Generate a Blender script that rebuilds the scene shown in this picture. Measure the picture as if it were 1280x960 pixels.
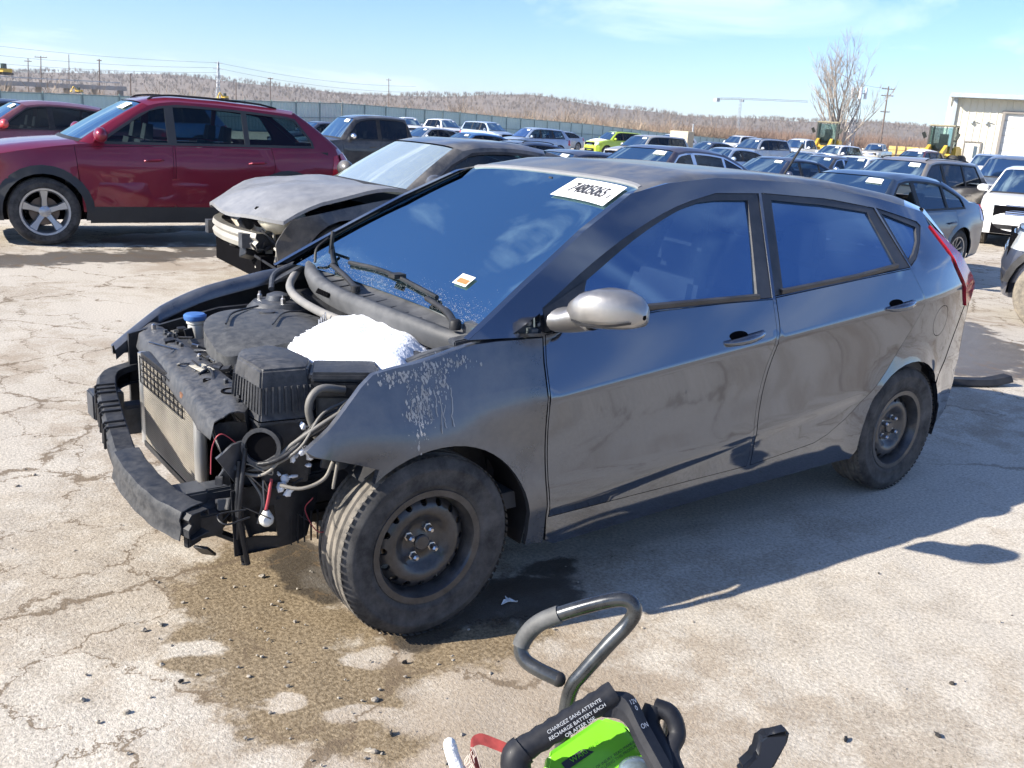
import bpy, bmesh, math, random
import numpy as np
from mathutils import Vector, Matrix
from mathutils.geometry import delaunay_2d_cdt
for o in list(bpy.data.objects): bpy.data.objects.remove(o)
SC = bpy.context.scene
COL = SC.collection
R = math.radians
PI = math.pi
# ------------------------------------------------------------------ camera
CAM = np.array((-1.42903, -3.09742, 1.59573))
YAW, PITCH, ROLL, FPX = 0.6458566, 0.2732339, 0.059366, 1170.995
FW = np.array((math.sin(YAW)*math.cos(PITCH), math.cos(YAW)*math.cos(PITCH), -math.sin(PITCH)))
R0 = np.array((math.cos(YAW), -math.sin(YAW), 0.0)); U0 = np.cross(R0, FW)
RT = math.cos(ROLL)*R0+math.sin(ROLL)*U0; UP = -math.sin(ROLL)*R0+math.cos(ROLL)*U0
cd = bpy.data.cameras.new('camera'); cam = bpy.data.objects.new('camera', cd); COL.objects.link(cam)
cd.sensor_width = 36; cd.lens = FPX/1280*36; cd.clip_start = .05; cd.clip_end = 20000
mw = Matrix.Identity(4)
for i in range(3):
    mw[i][0] = RT[i]; mw[i][1] = UP[i]; mw[i][2] = -FW[i]; mw[i][3] = CAM[i]
cam.matrix_world = mw
SC.camera = cam
# ------------------------------------------------------------------ sky and sun
SUN_DIR = Vector((-1.65, .46, 1.0)).normalized()      # towards the sun
SUN_EL = math.asin(SUN_DIR.z); SUN_AZ = math.atan2(SUN_DIR.x, SUN_DIR.y)
w = bpy.data.worlds.new('World'); SC.world = w; w.use_nodes = True
nt = w.node_tree; N = nt.nodes; Lk = nt.links; N.clear()
out = N.new('ShaderNodeOutputWorld'); bg = N.new('ShaderNodeBackground'); bg.inputs[1].default_value = .076
sky = N.new('ShaderNodeTexSky'); sky.sky_type = 'NISHITA'; sky.sun_disc = False
sky.sun_elevation = SUN_EL; sky.sun_rotation = SUN_AZ; sky.air_density = 1.0; sky.dust_density = .12; sky.ozone_density = 3.2; sky.altitude = 200
tc = N.new('ShaderNodeTexCoord'); mp = N.new('ShaderNodeMapping'); mp.inputs['Scale'].default_value = (1.1, 2.2, 7.0)
mp.inputs['Rotation'].default_value = (0, 0, .5)
nz = N.new('ShaderNodeTexNoise'); nz.inputs['Scale'].default_value = 1.7; nz.inputs['Detail'].default_value = 9; nz.inputs['Roughness'].default_value = .58
nz.inputs['Distortion'].default_value = .7
rp = N.new('ShaderNodeValToRGB'); rp.color_ramp.elements[0].position = .52; rp.color_ramp.elements[1].position = .70
rp.color_ramp.elements[0].color = (0, 0, 0, 1); rp.color_ramp.elements[1].color = (.62, .62, .62, 1)
mx = N.new('ShaderNodeMix'); mx.data_type = 'RGBA'; mx.inputs[7].default_value = (7.0, 8.0, 9.2, 1)
Lk.new(tc.outputs['Generated'], mp.inputs[0]); Lk.new(mp.outputs[0], nz.inputs[0]); Lk.new(nz.outputs[0], rp.inputs[0])
hs_ = N.new('ShaderNodeMix'); hs_.data_type = 'RGBA'; hs_.blend_type = 'MULTIPLY'; hs_.inputs[0].default_value = 1; hs_.inputs[7].default_value = (.75, .87, 1.15, 1); Lk.new(sky.outputs[0], hs_.inputs[6])
Lk.new(rp.outputs[0], mx.inputs[0]); Lk.new(hs_.outputs[2], mx.inputs[6]); Lk.new(mx.outputs[2], bg.inputs[0]); Lk.new(bg.outputs[0], out.inputs[0])
sl = bpy.data.lights.new('sun', 'SUN'); sl.energy = 4.5; sl.angle = R(.5); sl.color = (1, .93, .82)
so = bpy.data.objects.new('sun', sl); COL.objects.link(so); so.location = (-30, 10, 30)
so.rotation_euler = SUN_DIR.to_track_quat('Z', 'Y').to_euler()
SC.view_settings.view_transform = 'Standard'; SC.view_settings.look = 'None'; SC.view_settings.gamma = 1
SC.view_settings.use_curve_mapping = False; SC.view_settings.exposure = 1.28
SC.render.engine = 'CYCLES'
SC.cycles.max_bounces = 6; SC.cycles.transparent_max_bounces = 16; SC.cycles.glossy_bounces = 3; SC.cycles.diffuse_bounces = 2
SC.cycles.sample_clamp_indirect = 8; SC.cycles.volume_bounces = 0; SC.cycles.use_light_tree = False
# ------------------------------------------------------------------ helpers
RNG = np.random.default_rng(7)
def sstep(a, b, x): t = np.clip((np.asarray(x, float)-a)/(b-a), 0, 1); return t*t*(3-2*t)
def zg(x, y): return -.40*sstep(4, 13, x)
def at(px, py, D):                       # a place seen at a pixel of the photograph, D metres deep
    d = FW+(px-640)/FPX*RT-(py-480)/FPX*UP
    return CAM+d*D
def spot(px, D):                         # ground place under the horizon at a column and depth
    p = at(px, 113+.0566*px, D); return np.array((p[0], p[1], float(zg(p[0], p[1]))))
def tag(o, label=None, cat=None, group=None, kind=None):
    if label: o['label'] = label
    if cat: o['category'] = cat
    if group: o['group'] = group
    if kind: o['kind'] = kind
    return o
def empty(name, loc=(0, 0, 0), rz=0, parent=None):
    o = bpy.data.objects.new(name, None); COL.objects.link(o); o.location = loc; o.rotation_euler = (0, 0, rz); o.empty_display_size = .1
    if parent: o.parent = parent
    return o
class MB:
    def __init__(s): s.v = []; s.f = []; s.n = 0
    def add(s, V, F):
        V = np.asarray(V, float).reshape(-1, 3); s.v.append(V)
        k = s.n
        s.f.extend([tuple(int(i)+k for i in f) for f in F]); s.n += len(V); return s
    def box(s, c, d, rot=None, taper=1):
        x, y, z = np.asarray(d, float)/2
        V = np.array([(-x, -y, -z), (x, -y, -z), (x, y, -z), (-x, y, -z), (-x*taper, -y*taper, z), (x*taper, -y*taper, z), (x*taper, y*taper, z), (-x*taper, y*taper, z)])
        if rot is not None: V = V@rmat(rot).T
        return s.add(V+np.asarray(c), [(3, 2, 1, 0), (4, 5, 6, 7), (0, 1, 5, 4), (1, 2, 6, 5), (2, 3, 7, 6), (3, 0, 4, 7)])
    def bar(s, a, b, w, h, up=(0, 0, 1)):
        a = np.asarray(a, float); b = np.asarray(b, float); d = b-a; L = np.linalg.norm(d); d /= L
        u = np.asarray(up, float); sd = np.cross(d, u)
        if np.linalg.norm(sd) < 1e-4: sd = np.cross(d, (1, 0, 0))
        sd /= np.linalg.norm(sd); u = np.cross(sd, d)
        V = [p+i*sd*w/2+j*u*h/2 for p in (a, b) for i, j in ((-1, -1), (1, -1), (1, 1), (-1, 1))]
        return s.add(V, [(3, 2, 1, 0), (4, 5, 6, 7), (0, 1, 5, 4), (1, 2, 6, 5), (2, 3, 7, 6), (3, 0, 4, 7)])
    def tube(s, pts, r, n=8, cap=True):
        P = np.asarray(pts, float); m = len(P); rr = np.broadcast_to(np.asarray(r, float), (m,))
        T = np.gradient(P, axis=0); T /= np.linalg.norm(T, axis=1)[:, None]+1e-12
        a = np.array((0, 0, 1.)) if abs(T[0][2]) < .9 else np.array((1., 0, 0))
        u = np.cross(T[0], a); u /= np.linalg.norm(u); V = []
        th = np.arange(n)*2*PI/n
        for i in range(m):
            u = u-T[i]*(u@T[i]); u /= np.linalg.norm(u); vv = np.cross(T[i], u)
            V.append(P[i]+rr[i]*(np.cos(th)[:, None]*u+np.sin(th)[:, None]*vv))
        F = [(i*n+j, i*n+(j+1) % n, (i+1)*n+(j+1) % n, (i+1)*n+j) for i in range(m-1) for j in range(n)]
        if cap: F += [tuple(range(n))[::-1], tuple((m-1)*n+j for j in range(n))]
        return s.add(np.concatenate(V), F)
    def lathe(s, prof, n=32, c=(0, 0, 0), axis='y', closed=False, sgn=1):
        th = np.arange(n)*2*PI/n; m = len(prof); V = []
        for r, h in prof:
            if axis == 'y': V.append(np.stack([r*np.cos(th), np.full(n, h*sgn), r*np.sin(th)], 1))
            elif axis == 'z': V.append(np.stack([r*np.cos(th), r*np.sin(th), np.full(n, h)], 1))
            else: V.append(np.stack([np.full(n, h), r*np.cos(th), r*np.sin(th)], 1))
        F = [(i*n+j, i*n+(j+1) % n, (i+1)*n+(j+1) % n, (i+1)*n+j) for i in range(m-1) for j in range(n)]
        if not closed:
            F += [tuple(range(n))[::-1], tuple((m-1)*n+j for j in range(n))]
        return s.add(np.concatenate(V)+np.asarray(c), F)
    def ball(s, c, r, n=10, m=7, noise=0, seed=0):
        rg = np.random.default_rng(seed); r = np.broadcast_to(np.asarray(r, float), (3,))
        V = [(0, 0, -1)]
        for i in range(1, m):
            ph = -PI/2+PI*i/m
            for j in range(n): V.append((math.cos(ph)*math.cos(2*PI*j/n), math.cos(ph)*math.sin(2*PI*j/n), math.sin(ph)))
        V.append((0, 0, 1)); V = np.array(V)
        if noise: V = V*(1+noise*rg.standard_normal((len(V), 1)))
        F = [(0, 1+(j+1) % n, 1+j) for j in range(n)]
        for i in range(m-2): F += [(1+i*n+j, 1+i*n+(j+1) % n, 1+(i+1)*n+(j+1) % n, 1+(i+1)*n+j) for j in range(n)]
        k = len(V)-1; b = 1+(m-2)*n
        F += [(b+j, b+(j+1) % n, k) for j in range(n)]
        return s.add(V*r+np.asarray(c), F)
    def grid(s, A, flip=False):
        A = np.asarray(A, float); a, b = A.shape[:2]
        F = [(i*b+j, i*b+j+1, (i+1)*b+j+1, (i+1)*b+j) for i in range(a-1) for j in range(b-1)]
        if flip: F = [f[::-1] for f in F]
        return s.add(A.reshape(-1, 3), F)
    def sheet(s, A, off):                     # a grid with thickness `off` (a vector) and closed rims
        A = np.asarray(A, float); B = A+np.asarray(off, float); a, b = A.shape[:2]
        s.grid(A); s.grid(B, True)
        for X, Y in ((A[0], B[0]), (A[-1], B[-1]), (A[:, 0], B[:, 0]), (A[:, -1], B[:, -1])): s.grid(np.stack([X, Y]))
        return s
    def prism(s, poly, z0, z1, f=lambda x, y, z: (x, y, z)):
        n = len(poly); V = [f(x, y, z0) for x, y in poly]+[f(x, y, z1) for x, y in poly]
        return s.add(V, [tuple(range(n))[::-1], tuple(range(n, 2*n))]+[(i, (i+1) % n, n+(i+1) % n, n+i) for i in range(n)])
    def build(s, name, mat, parent=None, smooth=35, bevel=0, loc=None):
        V = np.concatenate(s.v) if s.v else np.zeros((0, 3))
        me = bpy.data.meshes.new(name); me.from_pydata(V.tolist(), [], s.f); me.materials.append(mat)
        if bevel or smooth == 'fix':
            bm = bmesh.new(); bm.from_mesh(me); bmesh.ops.remove_doubles(bm, verts=bm.verts, dist=1e-5)
            bmesh.ops.recalc_face_normals(bm, faces=bm.faces)
            if bevel: bmesh.ops.bevel(bm, geom=[e for e in bm.edges if len(e.link_faces) == 2 and e.calc_face_angle(0) > .5], offset=bevel, segments=2, affect='EDGES', clamp_overlap=True)
            bm.to_mesh(me); bm.free()
            if smooth == 'fix': smooth = 35
        if smooth:
            me.polygons.foreach_set('use_smooth', [True]*len(me.polygons)); me.set_sharp_from_angle(angle=R(smooth))
        o = bpy.data.objects.new(name, me); COL.objects.link(o)
        if parent: o.parent = parent
        if loc is not None: o.location = loc
        return o
def rmat(e):
    return np.array(Matrix.Rotation(e[2], 3, 'Z')@Matrix.Rotation(e[1], 3, 'Y')@Matrix.Rotation(e[0], 3, 'X'))
def smoothpath(pts, k=4):                 # Catmull-Rom
    P = np.asarray(pts, float); P = np.concatenate([[2*P[0]-P[1]], P, [2*P[-1]-P[-2]]]); o = []
    for i in range(1, len(P)-2):
        for t in np.arange(k)/k:
            a, b, c, d = P[i-1:i+3]; o.append(.5*((2*b)+(c-a)*t+(2*a-5*b+4*c-d)*t*t+(3*b-a-3*c+d)*t**3))
    o.append(P[-2]); return np.array(o)
def dens(poly, step, closed=True):
    P = np.asarray(poly, float); o = []; n = len(P)
    for i in range(n if closed else n-1):
        a, b = P[i], P[(i+1) % n]; k = max(1, int(math.ceil(np.linalg.norm(b-a)/step)))
        for j in range(k): o.append(a+(b-a)*j/k)
    if not closed: o.append(P[-1])
    return np.array(o)
def pip(poly, Q):
    P = np.asarray(poly); x, y = Q[:, 0], Q[:, 1]; ins = np.zeros(len(Q), bool); j = len(P)-1
    for i in range(len(P)):
        xi, yi, xj, yj = P[i][0], P[i][1], P[j][0], P[j][1]
        if yi != yj:
            c = ((yi > y) != (yj > y)) & (x < (xj-xi)*(y-yi)/(yj-yi)+xi); ins ^= c
        j = i
    return ins
def inset(poly, d):
    P = np.asarray(poly, float); n = len(P); A = .5*np.sum(P[:, 0]*np.roll(P[:, 1], -1)-np.roll(P[:, 0], -1)*P[:, 1])
    a = np.roll(P, 1, 0); b = np.roll(P, -1, 0)
    def nrm(e): e = e/(np.linalg.norm(e, axis=1)[:, None]+1e-9); return np.stack([-e[:, 1], e[:, 0]], 1)*np.sign(A)
    n1 = nrm(P-a); n2 = nrm(b-P); m = n1+n2; m /= np.linalg.norm(m, axis=1)[:, None]+1e-9
    k = np.clip(np.sum(m*n1, 1), .4, 1)[:, None]
    return P+m*d/k
def panel(mb, outer, holes, f, step=.12, off=(0, 0, 0), want=(0, -1, 0), extra=None):
    O = dens(outer, step); H = [dens(h, step) for h in holes]
    loops = [O]+H; pts = []; ed = []; k = 0
    for l in loops:
        n = len(l); pts.append(l); ed += [(k+i, k+(i+1) % n) for i in range(n)]; k += n
    lo = O.min(0); hi = O.max(0)
    gx, gz = np.meshgrid(np.arange(lo[0]+step*.37, hi[0], step), np.arange(lo[1]+step*.41, hi[1], step))
    G = np.stack([gx.ravel(), gz.ravel()], 1); ok = pip(O, G)
    for h in H: ok &= ~pip(h, G)
    allb = np.concatenate(pts)
    if len(G):
        dm = np.min(np.linalg.norm(G[:, None]-allb[None], axis=2), axis=1); ok &= dm > step*.45
        pts.append(G[ok])
    if extra is not None:
        X = np.asarray(extra, float); ok = pip(O, X)
        for h in H: ok &= ~pip(h, X)
        X = X[ok]; X = X[np.min(np.linalg.norm(X[:, None]-allb[None], axis=2), axis=1) > .012] if len(X) else X
        if len(X):
            if len(G): g_ = pts.pop(); pts.append(g_[np.min(np.linalg.norm(g_[:, None]-X[None], axis=2), axis=1) > .02])
            pts.append(X)
    Q = np.concatenate(pts)
    v, e, fc, *_ = delaunay_2d_cdt([Vector(q) for q in Q], ed, [], 0, 1e-6)
    V = np.array([tuple(a) for a in v]); T = np.array([t for t in fc if len(t) == 3])
    c = V[T].mean(1); ok = pip(O, c)
    for h in H: ok &= ~pip(h, c)
    T = T[ok]; W = np.stack(f(V[:, 0], V[:, 1]), 1)
    nr = np.cross(W[T[:, 1]]-W[T[:, 0]], W[T[:, 2]]-W[T[:, 0]])
    fl = (nr@np.asarray(want, float)) < 0; T[fl] = T[fl][:, ::-1]
    k = mb.n; mb.add(W, T.tolist())
    off = np.asarray(off, float)
    if np.any(off):
        E = {}
        for t in T:
            for a, b in ((t[0], t[1]), (t[1], t[2]), (t[2], t[0])):
                E[(int(a), int(b))] = 1
        bd = [(a, b) for a, b in E if (b, a) not in E]; idx = {}
        V2 = []
        for a, b in bd:
            for q in (a, b):
                if q not in idx: idx[q] = len(V2); V2.append(W[q])
        n2 = len(V2)
        if n2:
            V2 = np.array(V2); mb.add(np.concatenate([V2, V2+off]), [(idx[b], idx[a], n2+idx[a], n2+idx[b]) for a, b in bd])
    return mb
# ------------------------------------------------------------------ materials
MATS = {}
def M(name, col, rough=.5, metal=0, coat=0, spec=.5, var=.12, vs=3., bump=0, bs=60., dust=0, dcol=(.42, .38, .32), ds=2.5, em=0, crough=.03, up=0):
    if name in MATS: return MATS[name]
    m = bpy.data.materials.new(name); m.use_nodes = True; n = m.node_tree.nodes; l = m.node_tree.links
    p = n['Principled BSDF']; c4 = (*col, 1)
    p.inputs['Roughness'].default_value = rough; p.inputs['Metallic'].default_value = metal
    p.inputs['Coat Weight'].default_value = coat; p.inputs['Coat Roughness'].default_value = crough; p.inputs['Specular IOR Level'].default_value = spec
    tc = n.new('ShaderNodeTexCoord'); src = None
    a = n.new('ShaderNodeTexNoise'); a.inputs['Scale'].default_value = vs; a.inputs['Detail'].default_value = 6; a.inputs['Roughness'].default_value = .62
    l.new(tc.outputs['Object'], a.inputs['Vector'])
    mm = n.new('ShaderNodeMapRange'); mm.inputs['From Min'].default_value = .3; mm.inputs['From Max'].default_value = .7
    mm.inputs['To Min'].default_value = 1-var; mm.inputs['To Max'].default_value = 1+var; l.new(a.outputs[0], mm.inputs['Value'])
    mul = n.new('ShaderNodeMix'); mul.data_type = 'RGBA'; mul.blend_type = 'MULTIPLY'; mul.inputs[0].default_value = 1; mul.inputs[6].default_value = c4
    l.new(mm.outputs[0], mul.inputs[7]); src = mul.outputs[2]
    if dust:
        d = n.new('ShaderNodeTexNoise'); d.inputs['Scale'].default_value = ds; d.inputs['Detail'].default_value = 10; d.inputs['Roughness'].default_value = .72
        l.new(tc.outputs['Object'], d.inputs['Vector'])
        dm = n.new('ShaderNodeMapRange'); dm.inputs['From Min'].default_value = .38; dm.inputs['From Max'].default_value = .72; dm.inputs['To Max'].default_value = dust
        l.new(d.outputs[0], dm.inputs['Value']); fac = dm.outputs[0]
        if up:                                     # dust and snow melt settle on faces that look up
            g = n.new('ShaderNodeNewGeometry'); sx = n.new('ShaderNodeSeparateXYZ'); l.new(g.outputs['Normal'], sx.inputs[0])
            um = n.new('ShaderNodeMapRange'); um.inputs['From Min'].default_value = -.2; um.inputs['From Max'].default_value = .8; um.inputs['To Min'].default_value = 1-up
            l.new(sx.outputs[2], um.inputs['Value']); pm = n.new('ShaderNodeMath'); pm.operation = 'MULTIPLY'
            l.new(fac, pm.inputs[0]); l.new(um.outputs[0], pm.inputs[1]); fac = pm.outputs[0]
        dx = n.new('ShaderNodeMix'); dx.data_type = 'RGBA'; l.new(fac, dx.inputs[0]); l.new(src, dx.inputs[6]); dx.inputs[7].default_value = (*dcol, 1); src = dx.outputs[2]
        rx = n.new('ShaderNodeMapRange'); rx.inputs['To Min'].default_value = rough; rx.inputs['To Max'].default_value = .85; l.new(fac, rx.inputs['Value']); l.new(rx.outputs[0], p.inputs['Roughness'])
        if metal:
            mr = n.new('ShaderNodeMapRange'); mr.inputs['To Min'].default_value = metal; mr.inputs['To Max'].default_value = 0; l.new(fac, mr.inputs['Value']); l.new(mr.outputs[0], p.inputs['Metallic'])
        if coat:
            cr = n.new('ShaderNodeMapRange'); cr.inputs['To Min'].default_value = coat; cr.inputs['To Max'].default_value = 0; l.new(fac, cr.inputs['Value']); l.new(cr.outputs[0], p.inputs['Coat Weight'])
    l.new(src, p.inputs['Base Color'])
    if bump:
        b = n.new('ShaderNodeTexNoise'); b.inputs['Scale'].default_value = bs; b.inputs['Detail'].default_value = 4; l.new(tc.outputs['Object'], b.inputs['Vector'])
        bp = n.new('ShaderNodeBump'); bp.inputs['Strength'].default_value = bump; bp.inputs['Distance'].default_value = .01; l.new(b.outputs[0], bp.inputs['Height']); l.new(bp.outputs[0], p.inputs['Normal'])
    if em: p.inputs['Emission Color'].default_value = c4; p.inputs['Emission Strength'].default_value = em
    MATS[name] = m; return m
def glass(name, tint, refl=(1, 1, 1), ior=1.5, dust=0, rough=.01, dcol=(.55, .55, .52), base=0., ds=5., dmin=.12):
    if name in MATS: return MATS[name]
    m = bpy.data.materials.new(name); m.use_nodes = True; n = m.node_tree.nodes; l = m.node_tree.links; n.clear()
    o = n.new('ShaderNodeOutputMaterial'); t = n.new('ShaderNodeBsdfTransparent'); t.inputs[0].default_value = (*tint, 1)
    g = n.new('ShaderNodeBsdfGlossy'); g.inputs[0].default_value = (*refl, 1); g.inputs['Roughness'].default_value = rough
    f = n.new('ShaderNodeFresnel'); f.inputs[0].default_value = ior
    x = n.new('ShaderNodeMixShader'); l.new(f.outputs[0], x.inputs[0]); l.new(t.outputs[0], x.inputs[1]); l.new(g.outputs[0], x.inputs[2]); last = x.outputs[0]
    if base:
        ad = n.new('ShaderNodeMath'); ad.operation = 'ADD'; ad.use_clamp = True; l.new(f.outputs[0], ad.inputs[0]); ad.inputs[1].default_value = base; l.new(ad.outputs[0], x.inputs[0])
    if dust:
        tc = n.new('ShaderNodeTexCoord'); d = n.new('ShaderNodeTexNoise'); d.inputs['Scale'].default_value = ds; d.inputs['Detail'].default_value = 12; d.inputs['Roughness'].default_value = .75
        l.new(tc.outputs['Object'], d.inputs['Vector']); dm = n.new('ShaderNodeMapRange'); dm.inputs['From Min'].default_value = .42; dm.inputs['From Max'].default_value = .75; dm.inputs['To Max'].default_value = dust
        dm.inputs['To Min'].default_value = dust*dmin
        l.new(d.outputs[0], dm.inputs['Value']); df = n.new('ShaderNodeBsdfDiffuse'); df.inputs[0].default_value = (*dcol, 1)
        y = n.new('ShaderNodeMixShader'); l.new(dm.outputs[0], y.inputs[0]); l.new(last, y.inputs[1]); l.new(df.outputs[0], y.inputs[2]); last = y.outputs[0]
    l.new(last, o.inputs[0]); MATS[name] = m; return m
rubber = M('rubber', (.026, .026, .027), .8, spec=.25, var=.25, vs=9, dust=.75, dcol=(.15, .145, .14), ds=7)
blackplastic = M('blackplastic', (.014, .014, .016), .5, spec=.28, var=.2, dust=.3, dcol=(.1, .1, .1), ds=6)
darkhole = M('darkhole', (.005, .005, .006), .95, spec=.02)  # near black, stands in for shade in holes, recesses and wheel arches
fabric = M('seatfabric', (.035, .036, .04), .9, bump=.2, bs=300)
chrome = M('chrome', (.75, .76, .78), .18, 1, var=.05)
alloy = M('alloy', (.48, .50, .53), .3, .9, var=.08, dust=.25, dcol=(.2, .19, .18))
treadm = M('tread_rubber', (.045, .043, .040), .85, var=.3, vs=12, dust=.95, dcol=(.26, .23, .19), ds=9)
snowm = M('snow', (.74, .77, .82), .75, var=.03, vs=30, bump=.5, bs=90)
lens_red = M('redlens', (.45, .015, .03), .12, coat=1, var=.1)
lens_clear = M('clearlens', (.55, .58, .6), .08, .3, coat=1, var=.3, vs=14)
amber = M('amberlens', (.6, .18, .02), .15, coat=1)
paperw = M('paper', (.82, .82, .8), .6, var=.04)
inkm = M('ink', (.03, .03, .035), .7, var=.05)
glass_std = glass('autoglass', (.66, .76, .74), (.55, .66, .66))
glass_dark = glass('privacyglass', (.16, .18, .20), (.75, .8, .85))
bluetint = glass('greenglass', (.55, .75, .70))
# ================================================================== ground
def ground_mat():
    m = bpy.data.materials.new('yard_concrete'); m.use_nodes = True; n = m.node_tree.nodes; l = m.node_tree.links; p = n['Principled BSDF']
    tc = n.new('ShaderNodeTexCoord'); P = tc.outputs['Object']
    def noise(sc, det=3, ro=.6, vec=P):
        a = n.new('ShaderNodeTexNoise'); a.noise_dimensions = '2D'; a.inputs['Scale'].default_value = sc; a.inputs['Detail'].default_value = det; a.inputs['Roughness'].default_value = ro; l.new(vec, a.inputs['Vector']); return a
    def voro(sc, vec, edge=False):
        v = n.new('ShaderNodeTexVoronoi'); v.voronoi_dimensions = '2D'; v.inputs['Scale'].default_value = sc; l.new(vec, v.inputs['Vector'])
        if edge: v.feature = 'DISTANCE_TO_EDGE'
        return v.outputs['Distance']
    def math_(op, a, b=None):
        k = n.new('ShaderNodeMath'); k.operation = op
        for i, v in enumerate((a, b)):
            if v is None: continue
            if isinstance(v, (int, float)): k.inputs[i].default_value = v
            else: l.new(v, k.inputs[i])
        return k.outputs[0]
    def rng(v, a, b, c=0., d=1., sm=True):
        k = n.new('ShaderNodeMapRange'); k.interpolation_type = 'SMOOTHSTEP' if sm else 'LINEAR'
        for i, x in zip((1, 2, 3, 4), (a, b, c, d)): k.inputs[i].default_value = x
        l.new(v, k.inputs[0]); return k.outputs[0]
    def mix(f, a, b, mode='MIX'):
        k = n.new('ShaderNodeMix'); k.data_type = 'RGBA'; k.blend_type = mode
        for i, v in ((0, f), (6, a), (7, b)):
            if isinstance(v, (int, float)): k.inputs[i].default_value = v
            elif isinstance(v, tuple): k.inputs[i].default_value = (*v, 1)
            else: l.new(v, k.inputs[i])
        return k.outputs[2]
    def attr(nm):
        a = n.new('ShaderNodeAttribute'); a.attribute_name = nm; s = n.new('ShaderNodeSeparateColor'); l.new(a.outputs['Color'], s.inputs[0]); return s.outputs
    st = attr('stain'); tn = attr('tone')          # spills (wet, puddle, dirt) and slab tone, mapped over the yard
    mid = noise(4.5, 6, .68); fine = noise(75, 3, .7)
    sb = n.new('ShaderNodeVectorMath'); sb.operation = 'MULTIPLY_ADD'; l.new(mid.outputs['Color'], sb.inputs[0]); sb.inputs[1].default_value = (.30, .30, 0); l.new(P, sb.inputs[2]); PW = sb.outputs[0]
    mv = math_('SUBTRACT', mid.outputs[0], .5)
    col = mix(tn[0], (.44, .40, .335), (.53, .495, .435))
    col = mix(math_('MULTIPLY', rng(math_('ADD', tn[1], mv), .45, .75), .6), col, (.315, .262, .195))
    col = mix(math_('MULTIPLY', rng(mid.outputs[0], .56, .72), .5), col, (.55, .52, .46))
    col = mix(.8, col, mix(rng(fine.outputs[0], .28, .72, sm=False), (.60, .58, .55), (1.32, 1.30, 1.28)), 'MULTIPLY')
    vg = voro(75, PW); col = mix(rng(vg, .17, .06, 0, .5), col, (.62, .585, .52))
    wdt = rng(math_('ADD', mid.outputs[0], mv), .25, .75, .10, 2.1, False)
    def crack(s, w_): return rng(math_('DIVIDE', voro(s, PW, True), math_('MULTIPLY', wdt, w_)), .35, 1.15, 1, 0)
    ck = math_('MAXIMUM', math_('MULTIPLY', crack(.85, .0125), rng(tn[2], .0, .35)), math_('MULTIPLY', crack(2.3, .014), rng(math_('ADD', tn[2], mv), .45, .75)))
    e = math_('MULTIPLY', mv, 1.0)
    wet = rng(math_('ADD', st[0], e), .35, .60); pud = rng(math_('ADD', st[1], e), .38, .56); dirt = rng(math_('ADD', st[2], e), .35, .9)
    col = mix(math_('MULTIPLY', dirt, .6), col, (.25, .185, .12))
    wc = mix(rng(fine.outputs[0], .3, .72), (.12, .085, .045), (.29, .225, .14)); col = mix(math_('MULTIPLY', wet, .93), col, wc)
    col = mix(math_('MULTIPLY', pud, .82), col, (.055, .048, .041))
    col = mix(math_('MULTIPLY', ck, .85), col, (.15, .11, .07))
    v3 = voro(26, PW); fl = math_('MULTIPLY', rng(v3, .13, .06), rng(math_('ADD', tn[1], mv), .50, .75)); col = mix(math_('MULTIPLY', fl, .8), col, (.10, .08, .06))
    l.new(col, p.inputs['Base Color'])
    rr = math_('SUBTRACT', .93, math_('MULTIPLY', pud, .50)); rr = math_('SUBTRACT', rr, math_('MULTIPLY', wet, .22)); l.new(rr, p.inputs['Roughness']); p.inputs['Specular IOR Level'].default_value = .35
    f2 = noise(95, 3, .75); h = math_('MULTIPLY', f2.outputs[0], .0034)
    b = n.new('ShaderNodeBump'); b.inputs['Strength'].default_value = .9; b.inputs['Distance'].default_value = 1.0; l.new(h, b.inputs['Height']); l.new(b.outputs[0], p.inputs['Normal'])
    return m
def vnoise(x, y, lam, seed, oct=4):                 # value noise on the vertices
    rg = np.random.default_rng(seed); o = np.zeros_like(x); A = 0; a = 1.
    for k in range(oct):
        T = rg.random((256, 256)); u = x/lam+37.3*k; v = y/lam+11.7*k; i = np.floor(u).astype(int); j = np.floor(v).astype(int); fu = u-i; fv = v-j; fu = fu*fu*(3-2*fu); fv = fv*fv*(3-2*fv)
        g = lambda p, q: T[p % 256, q % 256]
        o += a*((g(i, j)*(1-fu)+g(i+1, j)*fu)*(1-fv)+(g(i, j+1)*(1-fu)+g(i+1, j+1)*fu)*fv); A += a; a *= .55; lam /= 2.03
    return o/A
def blob(x, y, L):
    acc = np.full_like(x, 9.)
    for (cx, cy, rx, ry, a) in L:
        dx, dy = x-cx, y-cy; ca, sa = math.cos(a), math.sin(a); acc = np.minimum(acc, np.hypot((dx*ca+dy*sa)/rx, (dy*ca-dx*sa)/ry))
    return acc
def lines(c, s0, near, far, g):
    a = list(np.arange(0, near, s0)); s = s0
    while a[-1] < far: s *= g; a.append(a[-1]+s)
    a = np.array(a); return np.concatenate([c-a[:0:-1], c+a])
gx_ = lines(-.1, .028, 1.6, 6000, 1.055); gy_ = lines(-.6, .028, 1.3, 6000, 1.055)
GX, GY = np.meshgrid(gx_, gy_, indexing='ij'); rgg = np.random.default_rng(2); GZ = zg(GX, GY).copy()
nearw = np.exp(-(np.hypot(GX-.3, GY+.6)/9)**2)
for lam, amp in ((1.7, .0012), (.9, .0008), (.45, .0007), (.22, .0006), (.13, .0005)):
    for k in range(4):
        a = rgg.uniform(0, PI); GZ += nearw*amp*np.sin((GX*math.cos(a)+GY*math.sin(a))*2*PI/lam*rgg.uniform(.8, 1.2)+rgg.uniform(0, 6))
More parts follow.
